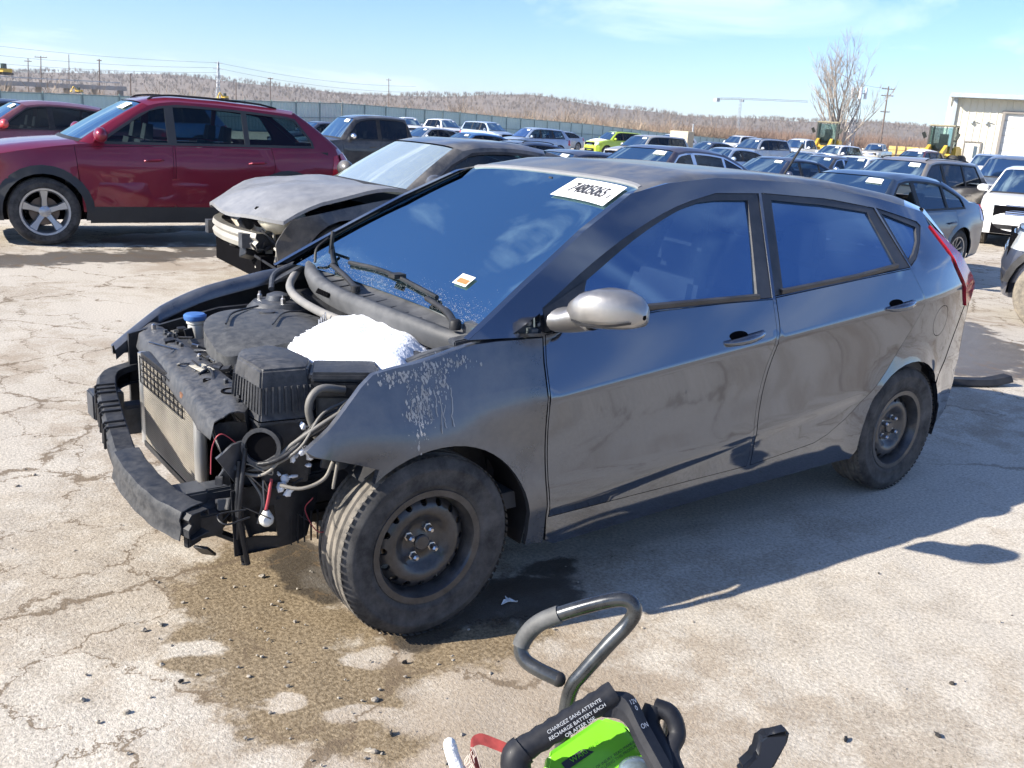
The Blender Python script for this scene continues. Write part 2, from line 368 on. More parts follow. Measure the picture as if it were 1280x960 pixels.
gm = ground_mat(); m = MB(); m.grid(np.stack([GX, GY, GZ-.004], 2), True); gr = m.build('ground', gm, None, 60); gr['kind'] = 'structure'; gr['label'] = 'pale cracked concrete yard with dirt and wet stains'
bx, by = GX+.16*(vnoise(GX, GY, .5, 1)-.5), GY+.16*(vnoise(GX, GY, .5, 2)-.5)
wv_ = (vnoise(GX, GY, .35, 3)-.5)*.9
wet_ = 1.1-.6*(blob(bx, by, [(-.38, -.40, .26, .42, .1), (-.44, -.78, .24, .30, 0), (-.40, -1.08, .14, .22, .3), (-.05, -.93, .38, .15, -.1), (.18, -1.02, .16, .08, 0), (-.60, -.42, .12, .06, .4), (-.30, -.10, .2, .25, 0), (-.62, -.62, .12, .06, -.3)])+wv_)
dry_ = 1.1-.6*(blob(bx, by, [(-.20, -.88, .11, .07, -.4), (-.56, -.90, .06, .05, 0), (-.40, -1.10, .11, .035, -.5), (-.20, -1.25, .18, .08, -.3), (-.62, -.52, .06, .05, 0)])+wv_*.7)
wet_ = np.where(dry_ > .42, np.minimum(wet_, 1.0-dry_), wet_)
pud_ = 1.1-.6*(blob(bx, by, [(.36, -.76, .32, .19, -.35), (.62, -.62, .14, .09, -.2), (.10, -.80, .22, .10, .1), (-.13, -.25, .10, .28, .0), (6.6, 1.0, 1.3, .6, .5), (7.6, 1.8, 1.0, .45, .6), (.8, 7.2, 3.2, .35, 0), (3.8, 8.4, 2.5, .8, 0)])+wv_)
dirt_ = np.clip(vnoise(GX, GY, 1.6, 5, 5)*2.2-.75, 0, 1)
tone = np.stack([np.clip(vnoise(GX, GY, 3.5, 6)*2-.5, 0, 1), vnoise(GX, GY, 1.1, 7, 5), np.clip((vnoise(GX, GY, 2.6, 8, 2)-.30)*4, 0, 1)*np.where((GX > .9) & (GY < .3) & (GX < 5), .25, 1)], 2)
def put(nm, A):
    at_ = gr.data.color_attributes.new(nm, 'FLOAT_COLOR', 'POINT'); q = np.ones((A.shape[0]*A.shape[1], 4)); q[:, :3] = A.reshape(-1, 3); at_.data.foreach_set('color', q.ravel())
put('stain', np.stack([np.clip(wet_, 0, 1), np.clip(pud_, 0, 1), dirt_], 2)); put('tone', tone)
# ================================================================== far setting
HOR = lambda px: 113+.0566*px
def pix(p):
    d = np.asarray(p, float)-CAM; wz = d@FW; return 640+FPX*(d@RT)/wz, 480-FPX*(d@UP)/wz, wz
# ---- hills with leafless woods
hillm = M('hill_wood', (.19, .155, .125), .95, var=.3, vs=.02)
hx = np.linspace(-900, 2300, 120); rgh = np.random.default_rng(4)
def ridge(px):
    return np.interp(px, [-900, -300, 0, 60, 130, 200, 300, 420, 520, 600, 680, 780, 860, 960, 1060, 1160, 1280, 1700, 2300], [86, 84, 83, 81, 84, 88, 96, 110, 112, 112, 117, 128, 138, 143, 147, 152, 158, 180, 200])
wob = 1.6*np.sin(hx/61.)+.8*np.sin(hx/23.+1)+rgh.normal(0, .3, len(hx)); rows = []
for t, D in ((0, 900), (.35, 1050), (.75, 1250), (1, 1400), (.75, 1500), (0, 1900)):
    r_ = []
    for px, wv in zip(hx, wob):
        top = at(px, ridge(px)+wv+5, 1400); b = at(px, HOR(px)+4, D); q = at(px, HOR(px), D); z = -3+(top[2]+3)*t*(.95+.05*math.sin(px/37.+t*9)); r_.append((q[0], q[1], z))
    rows.append(r_)
m = MB(); m.grid(rows); o = m.build('hills', hillm, None, 80); o['kind'] = 'structure'
def twigs(mb, p, h, w_, n, rg, spread=.35, base=.0):
    ang = rg.uniform(0, 2*PI, n); ln = h*rg.uniform(.45, 1.0, n); sp = spread*rg.uniform(.1, 1, n)*ln; z0 = base*h*rg.random(n)
    a = np.stack([p[0]+rg.normal(0, .12*h*spread, n), p[1]+rg.normal(0, .12*h*spread, n), p[2]+z0], 1); b = a+np.stack([np.cos(ang)*sp, np.sin(ang)*sp, ln-z0], 1)
    th = rg.uniform(0, 2*PI, n); s_ = np.stack([np.cos(th), np.sin(th), 0*th], 1)*w_/2
    V = np.stack([a-s_, a+s_, b], 1).reshape(-1, 3); mb.add(V, np.arange(3*n).reshape(n, 3).tolist())
m = MB()
for k in range(5200):
    px = rgh.uniform(-250, 1500); t = rgh.random()**.6; D = 900+500*t; q = at(px, HOR(px), D); wv = np.interp(px, hx, wob); topz = at(px, ridge(px)+wv+5, 1400)[2]; z = -3+(topz+3)*min(1, np.interp(D, [900, 1050, 1250, 1400], [0, .35, .75, 1]))
    twigs(m, (q[0], q[1], z-1), rgh.uniform(4, 8), .40, 16, rgh, .7, .5)
o = m.build('hill_woods', M('far_twigs', (.19, .155, .125), .95, var=.35, vs=.03), None, 0); tag(o, 'bare leafless woods covering the far ridge', 'woods', kind='stuff')
# ---- fence with its posts, rails and sheets
FL = np.array([(-30, 52.), (9, 67.), (38.7, 78.5), (75.6, 92.4), (128.1, 112.7), (165, 131)])
fx_ = dens(FL, 3.05, False); ftop = lambda px: np.interp(px, [-900, 0, 130, 300, 428, 560, 640, 740, 820, 900, 960], [95, 114, 119, 125, 129, 139, 147, 155.5, 165, 173, 178])
fence = empty('sheet_fence', (fx_[0][0], fx_[0][1], 0)); tag(fence, 'long pale green sheet metal fence with posts behind the rows of parked cars', 'fence')
fgreen = M('fence_green', (.44, .56, .52), .6, var=.10, vs=.6, dust=.3, dcol=(.40, .43, .40), ds=.5); fdark = M('fence_post', (.20, .27, .26), .6, var=.2, vs=3)
xs = np.linspace(0, 3.05, 41); m = MB(); rib = np.where((np.arange(41) % 5) < 2, .03, 0); m.sheet(np.array([[(x, r_, 0), (x, r_, 2.5)] for x, r_ in zip(xs, rib)]), (0, .01, 0)); pan0 = m.build('fence_panel', fgreen, fence, 0)
m = MB(); m.tube([(0, -.06, -.2), (0, -.06, 2.58)], .045, 8); m.lathe([(.055, 2.56), (.055, 2.60), (0, 2.62)], 8, (0, -.06, 0), 'z', True); pos0 = m.build('fence_post', fdark, fence)
m = MB(); m.tube([(0, -.06, 0), (3.05, -.06, 0)], .028, 6); rai0 = m.build('fence_rail', fdark, fence)
first = True
for i in range(len(fx_)-1):
    a, b = fx_[i], fx_[i+1]; pa = pix((a[0], a[1], 1.6)); pb = pix((b[0], b[1], 1.6)); za = at(pa[0], ftop(pa[0]), pa[2])[2]-2.5; zb_ = at(pb[0], ftop(pb[0]), pb[2])[2]-2.5; L_ = np.linalg.norm(b-a); an = math.atan2(b[1]-a[1], b[0]-a[0]); tl = math.atan2(zb_-za, L_)
    for src, dz in ((pan0, 0), (pos0, 0), (rai0, 2.46), (rai0, 1.2)):
        o = src if (i == 0 and not (src is rai0 and dz == 1.2)) else src.copy()
        if o is not src: COL.objects.link(o)
        o.parent = fence; o.location = (a[0]-fx_[0][0], a[1]-fx_[0][1], za+dz); o.rotation_euler = (0, -tl if src is not pos0 else 0, an); o.scale = (L_/3.05 if src is not pos0 else 1, 1, 1)
# ---- brush between fence and hills
m = MB(); m2 = MB(); rgb = np.random.default_rng(9); fn = np.array((-.36, .93))
for k in range(3400):
    t = rgb.random(); i = int(t*(len(fx_)-1)); p = fx_[i]+(fx_[i+1]-fx_[i])*rgb.random()+fn*(3+170*rgb.random()**1.7); px, py, D = pix((p[0], p[1], 1.6))
    if D < 30 or px < -200 or px > 1450: continue
    hmul = np.interp(px, [-200, 200, 420, 600, 760, 900, 1100], [.85, .75, .85, 1.05, 1.15, 1.0, .9]); h = rgb.uniform(1.7, 4.0)*hmul*(1+.5*(rgb.random() < .08))
    twigs(m if rgb.random() < .75 else m2, (p[0], p[1], -.6), h, .035+.00018*D, 44, rgb, .75, .5)
tag(m.build('roadside_brush', M('brush_tan', (.30, .235, .175), .95, var=.4, vs=.15), None, 0), 'band of tangled bare brown brush growing behind the green fence', 'brush', kind='stuff')
tag(m2.build('brush_thicket', M('brush_dark', (.20, .14, .105), .95, var=.4, vs=.15), None, 0), 'darker reddish thicket stems mixed through the brown brush', 'brush', kind='stuff')
m = MB()
for k in range(2600):
    px = rgb.uniform(850, 1450); D = rgb.uniform(170, 420); q = at(px, HOR(px), D); twigs(m, (q[0], q[1], -1), rgb.uniform(3, 5.5), .10, 30, rgb, .6, .4)
tag(m.build('scrub_wood', M('scrub_brown', (.19, .13, .10), .95, var=.4, vs=.08), None, 0), 'low bare scrub wood behind the loaders at the right', 'brush', kind='stuff')
# ---- trees
barkm = M('bark_pale', (.30, .26, .22), .9, var=.3, vs=2); barkd = M('bark_dark', (.17, .13, .10), .9, var=.3, vs=2)
def bare_tree(name, base, h, seed, mat_, label, stems=3, spread=.33, lev=5, rad=.02, lean=0):
    rg = np.random.default_rng(seed); trunk = MB(); crown = MB()
    def grow(p, d, L, r, lv):
        n = 3; P = [p]; q = p
        for i in range(n):
            d = d+rg.normal(0, .09, 3)+np.array((0, 0, .05)); d /= np.linalg.norm(d); q = q+d*L/n; P.append(q)
        (trunk if lv >= lev-1 else crown).tube(P, np.linspace(r, r*.66, n+1), 6 if lv > 2 else 4 if lv > 1 else 3, False)
        if lv > 0:
            for k in range(3 if lv > 1 else 4):
                a = rg.uniform(0, 2*PI); e = np.array((math.cos(a), math.sin(a), rg.uniform(-.1, .4))); nd = d+e*rg.uniform(.35, .8); nd /= np.linalg.norm(nd)
                s0 = P[rg.integers(1, n+1)] if k else P[-1]; grow(s0, nd if k else d, L*rg.uniform(.58, .82), max(r*rg.uniform(.45, .66), .02), lv-1)
    root = empty(name, base); tag(root, label, 'tree')
    for k in range(stems):
        a = 2*PI*k/stems+.5; d = np.array((spread*math.cos(a)*(k > 0), spread*math.sin(a)*(k > 0), 1.)); d /= np.linalg.norm(d); grow(np.array((.25*math.cos(a)*(k > 0), .25*math.sin(a)*(k > 0), -.3)), d, h*.30, h*rad, lev)
    trunk.build('trunk', mat_, root, 60); crown.build('crown', mat_, root, 0)
    return root
def gp(px, D): p = at(px, HOR(px), D); return (p[0], p[1], -.4)
bare_tree('bare_tree', gp(1047, 150), 20.5, 21, barkm, 'tall bare leafless tree standing behind the yellow wheel loader', 4, .30, 5, .014)
bare_tree('bare_tree', gp(470, 120), 3.9, 5, barkd, 'small dark rounded tree just behind the fence left of the red car', 4, .5, 4, .02)
bare_tree('bare_tree', gp(572, 190), 6.5, 8, barkd, 'bare spreading tree behind the fence above the white parked cars', 3, .5, 4, .02)
bare_tree('bare_tree', gp(787, 170), 5.2, 12, barkm, 'thin pale bare tree behind the fence above the lime green car', 3, .4, 4, .02)
bare_tree('bare_tree', gp(883, 200), 5.0, 15, barkd, 'bare bushy tree behind the fence left of the tower crane', 3, .5, 4, .02)
bare_tree('bare_tree', gp(330, 130), 3.6, 18, barkm, 'low bare tree behind the fence above the red crossover', 4, .6, 4, .02)
# ---- poles, wires, masts
polem = M('pole_wood', (.13, .10, .085), .9, var=.3, vs=3); steelg = M('galv', (.38, .40, .42), .55, .5, var=.1)
def up_px(px, y0, y1, D, lean=0):              # foot on the ground, top seen at y1
    f = at(px, y0, D); f[2] = -.4; t = at(px+lean, y1, D); return f, t
def pole(px, ytop, D, r, label, arms=(), lean=0, mat_=polem, name='utility_pole'):
    f, t = up_px(px, HOR(px), ytop, D, lean); root = empty(name, f); tag(root, label, 'pole'); t = t-f
    m = MB(); m.tube([(0, 0, 0), t*.5, t], [r, r*.85, r*.7], 8); m.build('shaft', mat_, root)
    for k, (fr, hw) in enumerate(arms):
        c = t*fr; m = MB(); m.bar(c-R0*hw, c+R0*hw, .14, .16); m.build('crossarm', mat_, root)
        for q in (-.9, -.45, .45, .9):
            m = MB(); m.lathe([(.06, 0), (.09, .12), (.05, .26), (0, .3)], 6, c+R0*hw*q+np.array((0, 0, .08)), 'z', True); m.build('insulator', steelg, root)
    return f+t
pr = pole(1101, 108, 185, .19, 'leaning wooden utility pole with crossarms right of the tall bare tree', ((.96, 1.3), (.86, 1.2), (.62, .9)), 10)
tops = [pole(35, 73, 260, .16, 'thin pole with short arm at the far left above the overpass', ((.93, 1.0),)), pole(51, 70, 240, .16, 'second thin pole from the left above the overpass', ((.97, 1.6),)), pole(86, 68, 270, .14, 'plain thin pole standing left of the small yellow machine', ()), pole(124, 74, 230, .2, 'thick wooden pole between the two yellow machines at the left', ((.97, .6),)), pole(338, 97, 210, .14, 'short thin pole right of the steel pylon', ((.97, .6),)), pole(295, 100, 200, .14, 'short pole standing just right of the steel pylon foot', ()), pole(486, 98, 300, .16, 'thin pole rising from the brush above the white cars', ((.96, .8),)), pole(48+115, 92, 190, .15, 'low light pole behind the fence over the red crossover roof', ())]
def lattice(name, px, ytop, D, w0, w1, label, lean=0, n=9, r=.05, cat='tower'):
    f, t = up_px(px, HOR(px), ytop, D, lean); root = empty(name, f); tag(root, label, cat); t = t-f
    cor = []
    for i in range(4):
        a = PI/4+i*PI/2; c0 = np.array((math.cos(a), math.sin(a), 0)); cor.append([c0*w0*(1-k/n)+c0*w1*k/n+t*k/n for k in range(n+1)])
    for i in range(4): m = MB(); m.tube(cor[i], r, 5); m.build('leg', steelg, root)
    m = MB()
    for k in range(n):
        for i in range(4):
            m.tube([cor[i][k], cor[(i+1) % 4][k+1]], r*.6, 4); m.tube([cor[(i+1) % 4][k], cor[i][k+1]], r*.6, 4)
    m.build('bracing', steelg, root); return root, f, t
tw, f, t = lattice('steel_pylon', 272, 77, 280, .9, .18, 'grey lattice power pylon on the left skyline', 1, 9, .07)
for fr, hw in ((.97, 1.1), (.85, 1.6), (.72, 1.5)):
    m = MB(); m.bar(t*fr-R0*hw, t*fr+R0*hw, .16, .2); m.build('crossarm', steelg, tw)
ptop = f+t
tw, f, t = lattice('telecom_mast', 1063, 111, 150, .55, .45, 'white lattice telecom mast with antenna panels in front of the bare tree', 11, 9, .045, 'mast')
for k in range(5):
    a = 2*PI*k/5+.3; m = MB(); c = t*.93+np.array((math.cos(a), math.sin(a), 0))*1.1; m.box(c, (.34, .34, 1.7)); m.build('antenna_panel', M('antenna', (.75, .76, .78), .5), tw)
m = MB(); m.lathe([(1.0, -.05), (1.0, .05)], 12, t*.93, 'z', False); m.build('antenna_ring', steelg, tw)
wirem = M('wire', (.10, .10, .11), .6)
def wire(a, b, sag, nm):
    P = [np.asarray(a)*(1-s_)+np.asarray(b)*s_-np.array((0, 0, sag*4*s_*(1-s_))) for s_ in np.linspace(0, 1, 24)]; m = MB(); m.tube(P, .035, 4); tag(m.build('overhead_wire', wirem), nm, 'wire')
far_l = at(-120, 42, 240); far_r = at(520, 108, 330)
wire(far_l, ptop-np.array((0, 0, .3)), 1.2, 'topmost power line running from the left edge to the pylon'); wire(at(-120, 55, 240), ptop-np.array((0, 0, 1.7)), 1.4, 'middle power line running from the left edge to the pylon'); wire(at(-120, 68, 240), ptop-np.array((0, 0, 3.1)), 1.2, 'lowest power line running from the left edge to the pylon')
wire(ptop-np.array((0, 0, .3)), far_r, 1.6, 'upper power line running right from the pylon towards the ridge'); wire(ptop-np.array((0, 0, 1.9)), far_r-np.array((0, 0, 2.)), 1.6, 'lower power line running right from the pylon towards the ridge')
wire(pr-np.array((0, 0, .3)), at(1046, 88, 215), 1.0, 'slack wire from the leaning pole into the bare tree')
# ---- tower crane on the skyline
D = 850; f = at(922, HOR(922), D); f[2] = 0; tc_ = empty('tower_crane', f); tag(tc_, 'distant tower crane with long jib above the brush', 'crane'); tp = at(926, 124, D)-f
def truss(a, b, w_, n, nm, r=.16):
    a = np.asarray(a, float); b = np.asarray(b, float); d = (b-a)/np.linalg.norm(b-a); s_ = np.cross(d, (0, 0, 1)) if abs(d[2]) < .9 else np.array((1., 0, 0)); s_ /= np.linalg.norm(s_); u_ = np.cross(s_, d); m = MB(); K = [(s_*i+u_*j)*w_/2 for i, j in ((-1, -1), (1, -1), (1, 1), (-1, 1))]
    for c in K: m.tube([a+c, b+c], r, 4)
    for k in range(n):
        p0 = a+(b-a)*k/n; p1 = a+(b-a)*(k+1)/n
        for i in range(4): m.tube([p0+K[i], p1+K[(i+1) % 4]], r*.6, 3)
    return m.build(nm, steelg, tc_)
truss((0, 0, 0), tp, 1.8, 10, 'mast'); jl = at(896, 123.5, D)-f; jr = at(1010, 127, D)-f; jm = tp+np.array((0, 0, .4)); truss(jm, jr, 1.3, 26, 'jib'); truss(jl, jm, 1.5, 7, 'counter_jib', .22)
m = MB(); m.box(jl+np.array((0, 0, -1)), (4, 4, 3)); m.build('counterweight', steelg, tc_); m = MB(); m.box(tp+R0*1.8-np.array((0, 0, 1.2)), (2, 2, 2.2)); m.build('cabin', steelg, tc_)
# ---- overpass on the left
conc = M('overpass_concrete', (.33, .31, .29), .9, var=.2, vs=.3); a = at(-160, HOR(-160)-12, 190); b = at(150, 107.5, 230); ov = empty('overpass', (a[0], a[1], 0)); tag(ov, 'grey concrete overpass parapet behind the fence at the far left', 'overpass'); b = b-a; b0 = np.array((0, 0, a[2]))
m = MB(); m.bar(b0+np.array((0, 0, -.6)), b0+b*1.0+np.array((0, 0, -.6)), 6, 1.0); m.build('deck', conc, ov)
for k in range(9): m = MB(); q = b0+b*k/8; m.bar(q+np.array((0, 0, -5)), q+np.array((0, 0, -1)), 1.2, 1.0, (0, 1, 0)); m.build('pier', conc, ov)
for k in range(16): m = MB(); q = b0+b*k/15; m.bar(q+np.array((0, 0, -.2)), q+np.array((0, 0, .9)), .18, .18, (0, 1, 0)); m.build('parapet_post', conc, ov)
m = MB(); m.bar(b0+np.array((0, 0, .75)), b0+b+np.array((0, 0, .75)), .2, .18); m.build('guard_rail', steelg, ov)
yel = M('machine_yellow', (.62, .40, .03), .5, var=.2, vs=1.5, dust=.4, dcol=(.35, .27, .16), ds=2)
def excav(px, py, D, sc, label):
    p = at(px, py, D); r_ = empty('excavator', p, .6); r_.scale = (sc,)*3; tag(r_, label, 'excavator')
    m = MB(); m.box((0, 0, .9), (2.6, 2.2, .9)); m.build('house', yel, r_, bevel=.1); m = MB(); m.box((-.7, -.6, 1.8), (1.0, .9, 1.2)); m.build('cabin', M('cabglass', (.03, .05, .05), .1), r_, bevel=.06)
    m = MB(); m.bar((-1.0, .3, 1.0), (-3.0, .3, 2.6), .35, .45); m.build('boom', yel, r_); m = MB(); m.bar((-3.0, .3, 2.6), (-4.3, .3, .9), .28, .35); m.build('dipper', yel, r_); m = MB(); m.box((-4.4, .3, .5), (.8, .9, .7), (0, .4, 0), .8); m.build('bucket', yel, r_)
    for s_ in (-1, 1): m = MB(); m.box((0, s_*.95, .2), (3.2, .5, .6)); m.build('track', rubber, r_, bevel=.15)
excav(6, 93, 185, .85, 'yellow excavator on the overpass at the left edge'); excav(99, 116, 150, .35, 'small yellow machine showing over the left fence'); excav(281, 124, 140, .35, 'small yellow machine showing over the fence behind the red crossover')
# ---- metal building at the right
bl = at(1185, HOR(1185), 66); bl[2] = -.4; Fh = np.array((FW[0], FW[1], 0))/math.hypot(FW[0], FW[1]); dirx = R0*math.cos(R(23))-Fh*math.sin(R(23)); dirx[2] = 0; dirx /= np.linalg.norm(dirx); bd_ = np.array((-dirx[1], dirx[0], 0)); an = math.atan2(dirx[1], dirx[0])
bld = empty('metal_building', bl, an); tag(bld, 'cream ribbed metal building with a big roller door at the right edge', 'building')
cream = M('siding_cream', (.66, .63, .52), .55, var=.06, vs=.8); trimg = M('trim_grey', (.36, .42, .47), .5, var=.1)
W_, H_ = 34., 5.35
m = MB(); m.box((-.06, 8, H_/2), (.10, 16, H_)); m.box((W_+.06, 8, H_/2), (.10, 16, H_)); m.box((W_/2, 16.05, H_/2), (W_, .1, H_)); m.build('wall', cream, bld)
m = MB(); xs = np.arange(0, .9+1e-6, .45); prof = [(0, 0), (.03, -.045), (.08, -.045), (.11, 0), (.45, 0)]
A = np.array([[(x, y, 0), (x, y, 1)] for x, y in prof]); m.sheet(A, (0, .03, 0)); pan = m.build('siding_panel', cream, bld, 0); first = True
dx0, dx1, dh = 3.25, 8.2, 4.45
for k in range(int(W_/.45)):
    x = k*.45; z0 = 0
    if dx0-.3 < x < dx1-.1: z0 = dh+.1
    o = pan if first else pan.copy(); 
    if not first: COL.objects.link(o); o.parent = bld
    first = False; o.location = (x, 0, z0); o.scale = (1, 1, H_-z0)
m = MB(); m.box((W_/2, 7.5, H_+.12), (W_+.7, 17.2, .30)); m.build('roof', trimg, bld); m = MB(); m.box((W_/2, -.36, H_+.12), (W_+.8, .22, .32)); m.build('gutter', trimg, bld, bevel=.03)
m = MB(); m.bar((.02, -.14, 0), (.02, -.14, H_), .26, .14, (0, 1, 0)); m.build('corner_trim', trimg, bld); m = MB(); m.bar((-.35, -.1, 0), (-.35, -.1, H_), .16, .12, (0, 1, 0)); m.build('downspout', cream, bld)
for k in range(9): m = MB(); z = .02+k*(dh/9); m.box(((dx0+dx1)/2, .10, z+dh/18-.01), (dx1-dx0, .05, dh/9-.03)); m.build('roller_slat', M('roller_white', (.68, .69, .66), .5, var=.06), bld)
m = MB(); m.bar((dx0-.09, -.05, 0), (dx0-.09, -.05, dh), .18, .2, (0, 1, 0)); m.bar((dx1+.09, -.05, 0), (dx1+.09, -.05, dh), .18, .2, (0, 1, 0)); m.bar((dx0-.2, -.05, dh+.06), (dx1+.2, -.05, dh+.06), .2, .16); m.build('door_frame', M('frame_brown', (.24, .22, .20), .6), bld)
dr = MB(); dr.box((1.55, -.07, 1.2), (.95, .06, 2.3)); d_ = dr.build('door', M('door_cream', (.62, .6, .52), .5), bld); m = MB(); m.box((1.78, -.11, 1.75), (.22, .03, .8)); m.build('door_window', M('dwin', (.08, .11, .14), .1), d_); m = MB(); m.bar((1.02, -.09, .0), (1.02, -.09, 2.42), .07, .1, (0, 1, 0)); m.bar((2.08, -.09, 0), (2.08, -.09, 2.42), .07, .1, (0, 1, 0)); m.bar((1.0, -.09, 2.44), (2.1, -.09, 2.44), .1, .07); m.build('door_trim', M('frame_brown', (.24, .22, .20), .6), d_)
for x in (1.25, 2.15): m = MB(); m.box((x, -.16, 3.75), (.16, .2, .16)); m.bar((x, -.1, 3.85), (x+.25, -.34, 3.95), .06, .06); m.build('wall_lamp', trimg, bld)
# ---- wheel loaders and the yellow stack
def loader(px, D, rz, label):
    p = at(px, HOR(px), D); p[2] = -.5; r_ = empty('wheel_loader', p, rz); tag(r_, label, 'wheel loader', 'yellow wheel loaders behind the cars')
    m = MB(); m.box((1.5, 0, 1.6), (2.6, 1.9, 1.1), None, .9); m.build('engine_hood', yel, r_, bevel=.1); m = MB(); m.box((0, 0, 1.35), (1.3, 1.5, .6)); m.box((-1.5, 0, 1.15), (1.7, 1.2, .8)); m.build('frame', yel, r_, bevel=.05)
    cb = MB(); cb.box((.1, 0, 3.42), (1.55, 1.6, .10)); c_ = cb.build('cab_roof', M('cabroof', (.30, .27, .18), .6), r_, bevel=.03)
    for x in (-.6, .75):
        for y in (-.72, .72): m = MB(); m.bar((x, y, 1.7), (x, y, 3.36), .11, .11, (0, 1, 0)); m.build('cab_pillar', M('cabpillar', (.03, .035, .03), .5), r_)
    for k, (c, d) in enumerate((((-.62, 0, 2.6), (.02, 1.35, 1.4)), ((.77, 0, 2.7), (.02, 1.35, 1.2)), ((.08, -.74, 2.6), (1.25, .02, 1.4)), ((.08, .74, 2.6), (1.25, .02, 1.4)))): m = MB(); m.box(c, d); m.build('cab_window', glass('loader_glass', (.78, .88, .88), (.6, .7, .7)), r_)
    m = MB(); m.box((.25, 0, 2.0), (.6, .6, .5)); m.box((.5, 0, 2.5), (.15, .55, .8)); m.box((-.4, 0, 2.0), (.2, .9, .6)); m.build('cab_seat', M('cabpillar', (.03, .035, .03), .5), r_)
    for x in (-1.5, 1.5):
        for s_ in (-1, 1): m = MB(); m.lathe([(.35, .25), (.5, .3), (.68, .32), (.78, .22), (.8, 0), (.78, -.22), (.68, -.32), (.4, -.25)], 20, (x, s_*1.05, .8), 'y', True); w_ = m.build('tyre', rubber, r_); m = MB(); m.lathe([(0, .2), (.3, .22), (.36, .26)], 16, (x, s_*1.05, .8), 'y', True, s_); m.build('rim', yel, w_)
    for s_ in (-1, 1): m = MB(); m.bar((-1.2, s_*.5, 2.0), (-2.6, s_*.5, 1.5), .2, .4); m.bar((-2.6, s_*.5, 1.5), (-3.3, s_*.5, .6), .2, .35); m.build('lift_arm', yel, r_)
    m = MB(); A = np.array([[(-3.2-.5*math.sin(a)*1.2, y, .75-.65*math.cos(a)) for y in (-1.35, 1.35)] for a in np.linspace(-.5, 2.2, 9)]); m.sheet(A, (-.05, 0, 0)); m.build('bucket', yel, r_)
    for s_ in (-1, 1): m = MB(); m.bar((-.65, s_*.95, 2.6), (-.75, s_*1.1, 2.95), .05, .22); m.build('mirror', M('cabpillar', (.03, .035, .03), .5), r_)
loader(1034, 74, .5, 'yellow wheel loader with teal cab glass under the tall bare tree'); loader(1177, 62, .35, 'yellow wheel loader half hidden by the corner of the metal building')
p = at(1112, HOR(1112), 130); p[2] = -.4; stk_ = empty('timber_stack', p, an+.05); tag(stk_, 'long low stack of yellow timber behind the parked pickup', 'timber stack')
ty = M('timber', (.55, .40, .14), .8, var=.2, vs=1)
for r_ in range(3):
    for k in range(12): m = MB(); m.box((.2*(k % 3)+k*.95+.5, .02*k, .35+.55*r_), (.90, 3, .48)); m.build('timber_bundle', ty, stk_)
# ---- thin winter haze over the valley
m = MB(); m.box((300, 600, 35), (4600, 4600, 84)); hz = m.build('haze', M('hazeblank', (1, 1, 1)), None, 0); hz['kind'] = 'stuff'; hz['label'] = 'thin pale winter haze over the yard and far ridge'; hz['category'] = 'haze'
hm = bpy.data.materials.new('haze_air'); hm.use_nodes = True; n_ = hm.node_tree.nodes; n_.clear(); ho = n_.new('ShaderNodeOutputMaterial'); pv = n_.new('ShaderNodeVolumePrincipled'); pv.inputs['Color'].default_value = (.88, .93, 1, 1); pv.inputs['Density'].default_value = .00013; pv.inputs['Anisotropy'].default_value = .2
hm.node_tree.links.new(pv.outputs[0], ho.inputs['Volume']); hz.data.materials.clear(); hz.data.materials.append(hm); hz.display_type = 'WIRE'
# ================================================================== generic parked vehicles
KINDS = {
 'sedan': dict(L=4.85, W=1.84, H=1.46, wb=2.80, fo=.95, rt=.33, gc=.20, K=[(.014, .16), (0, .36), (.035, .50), (.275, .665), (.415, .965), (.53, 1.0), (.71, .955), (.865, .74), (.975, .715), (1.0, .47), (.985, .19)], xb=.515, xc=.685, xg=.80, d0=.30),
 'compact': dict(L=4.6, W=1.80, H=1.46, wb=2.70, fo=.90, rt=.32, gc=.19, K=[(.014, .16), (0, .36), (.035, .51), (.265, .67), (.40, .965), (.52, 1.0), (.72, .955), (.88, .745), (.975, .725), (1.0, .47), (.985, .19)], xb=.515, xc=.70, xg=.82, d0=.29),
 'coupe': dict(L=4.8, W=1.86, H=1.40, wb=2.76, fo=.95, rt=.33, gc=.18, K=[(.014, .16), (0, .36), (.035, .52), (.29, .68), (.43, .965), (.53, 1.0), (.66, .965), (.88, .76), (.98, .74), (1.0, .47), (.985, .19)], xb=.625, xc=.78, xg=.78, d0=.31),
 'suv': dict(L=4.65, W=1.86, H=1.70, wb=2.69, fo=.94, rt=.36, gc=.25, K=[(.014, .18), (0, .36), (.03, .56), (.235, .655), (.375, .955), (.50, 1.0), (.86, .965), (.955, .68), (.985, .60), (1.0, .40), (.985, .2)], xb=.50, xc=.685, xg=.86, d0=.28),
 'wagon': dict(L=4.75, W=1.86, H=1.72, wb=2.80, fo=.95, rt=.37, gc=.25, K=[(.014, .18), (0, .36), (.03, .56), (.235, .66), (.37, .955), (.50, 1.0), (.90, .975), (.965, .67), (.985, .60), (1.0, .40), (.985, .2)], xb=.49, xc=.68, xg=.90, d0=.28),
 'pickup': dict(L=5.7, W=1.98, H=1.90, wb=3.55, fo=.98, rt=.40, gc=.36, K=[(.014, .24), (0, .38), (.018, .57), (.205, .655), (.295, .95), (.40, 1.0), (.555, .985), (.585, .645), (.99, .64), (1.0, .42), (.985, .30)], xb=.415, xc=.56, xg=.56, d0=.235),
}
EOFF = [(.30, 0), (.34, 0), (.30, -.02), (.24, -.03), (.11, -.05), (0, -.06), (-.07, -.05), (-.10, -.02), (-.22, -.02), (-.26, 0), (-.24, 0)]
BULGE = [0, .01, .025, .012, .02, .02, .015, .008, .0, 0]
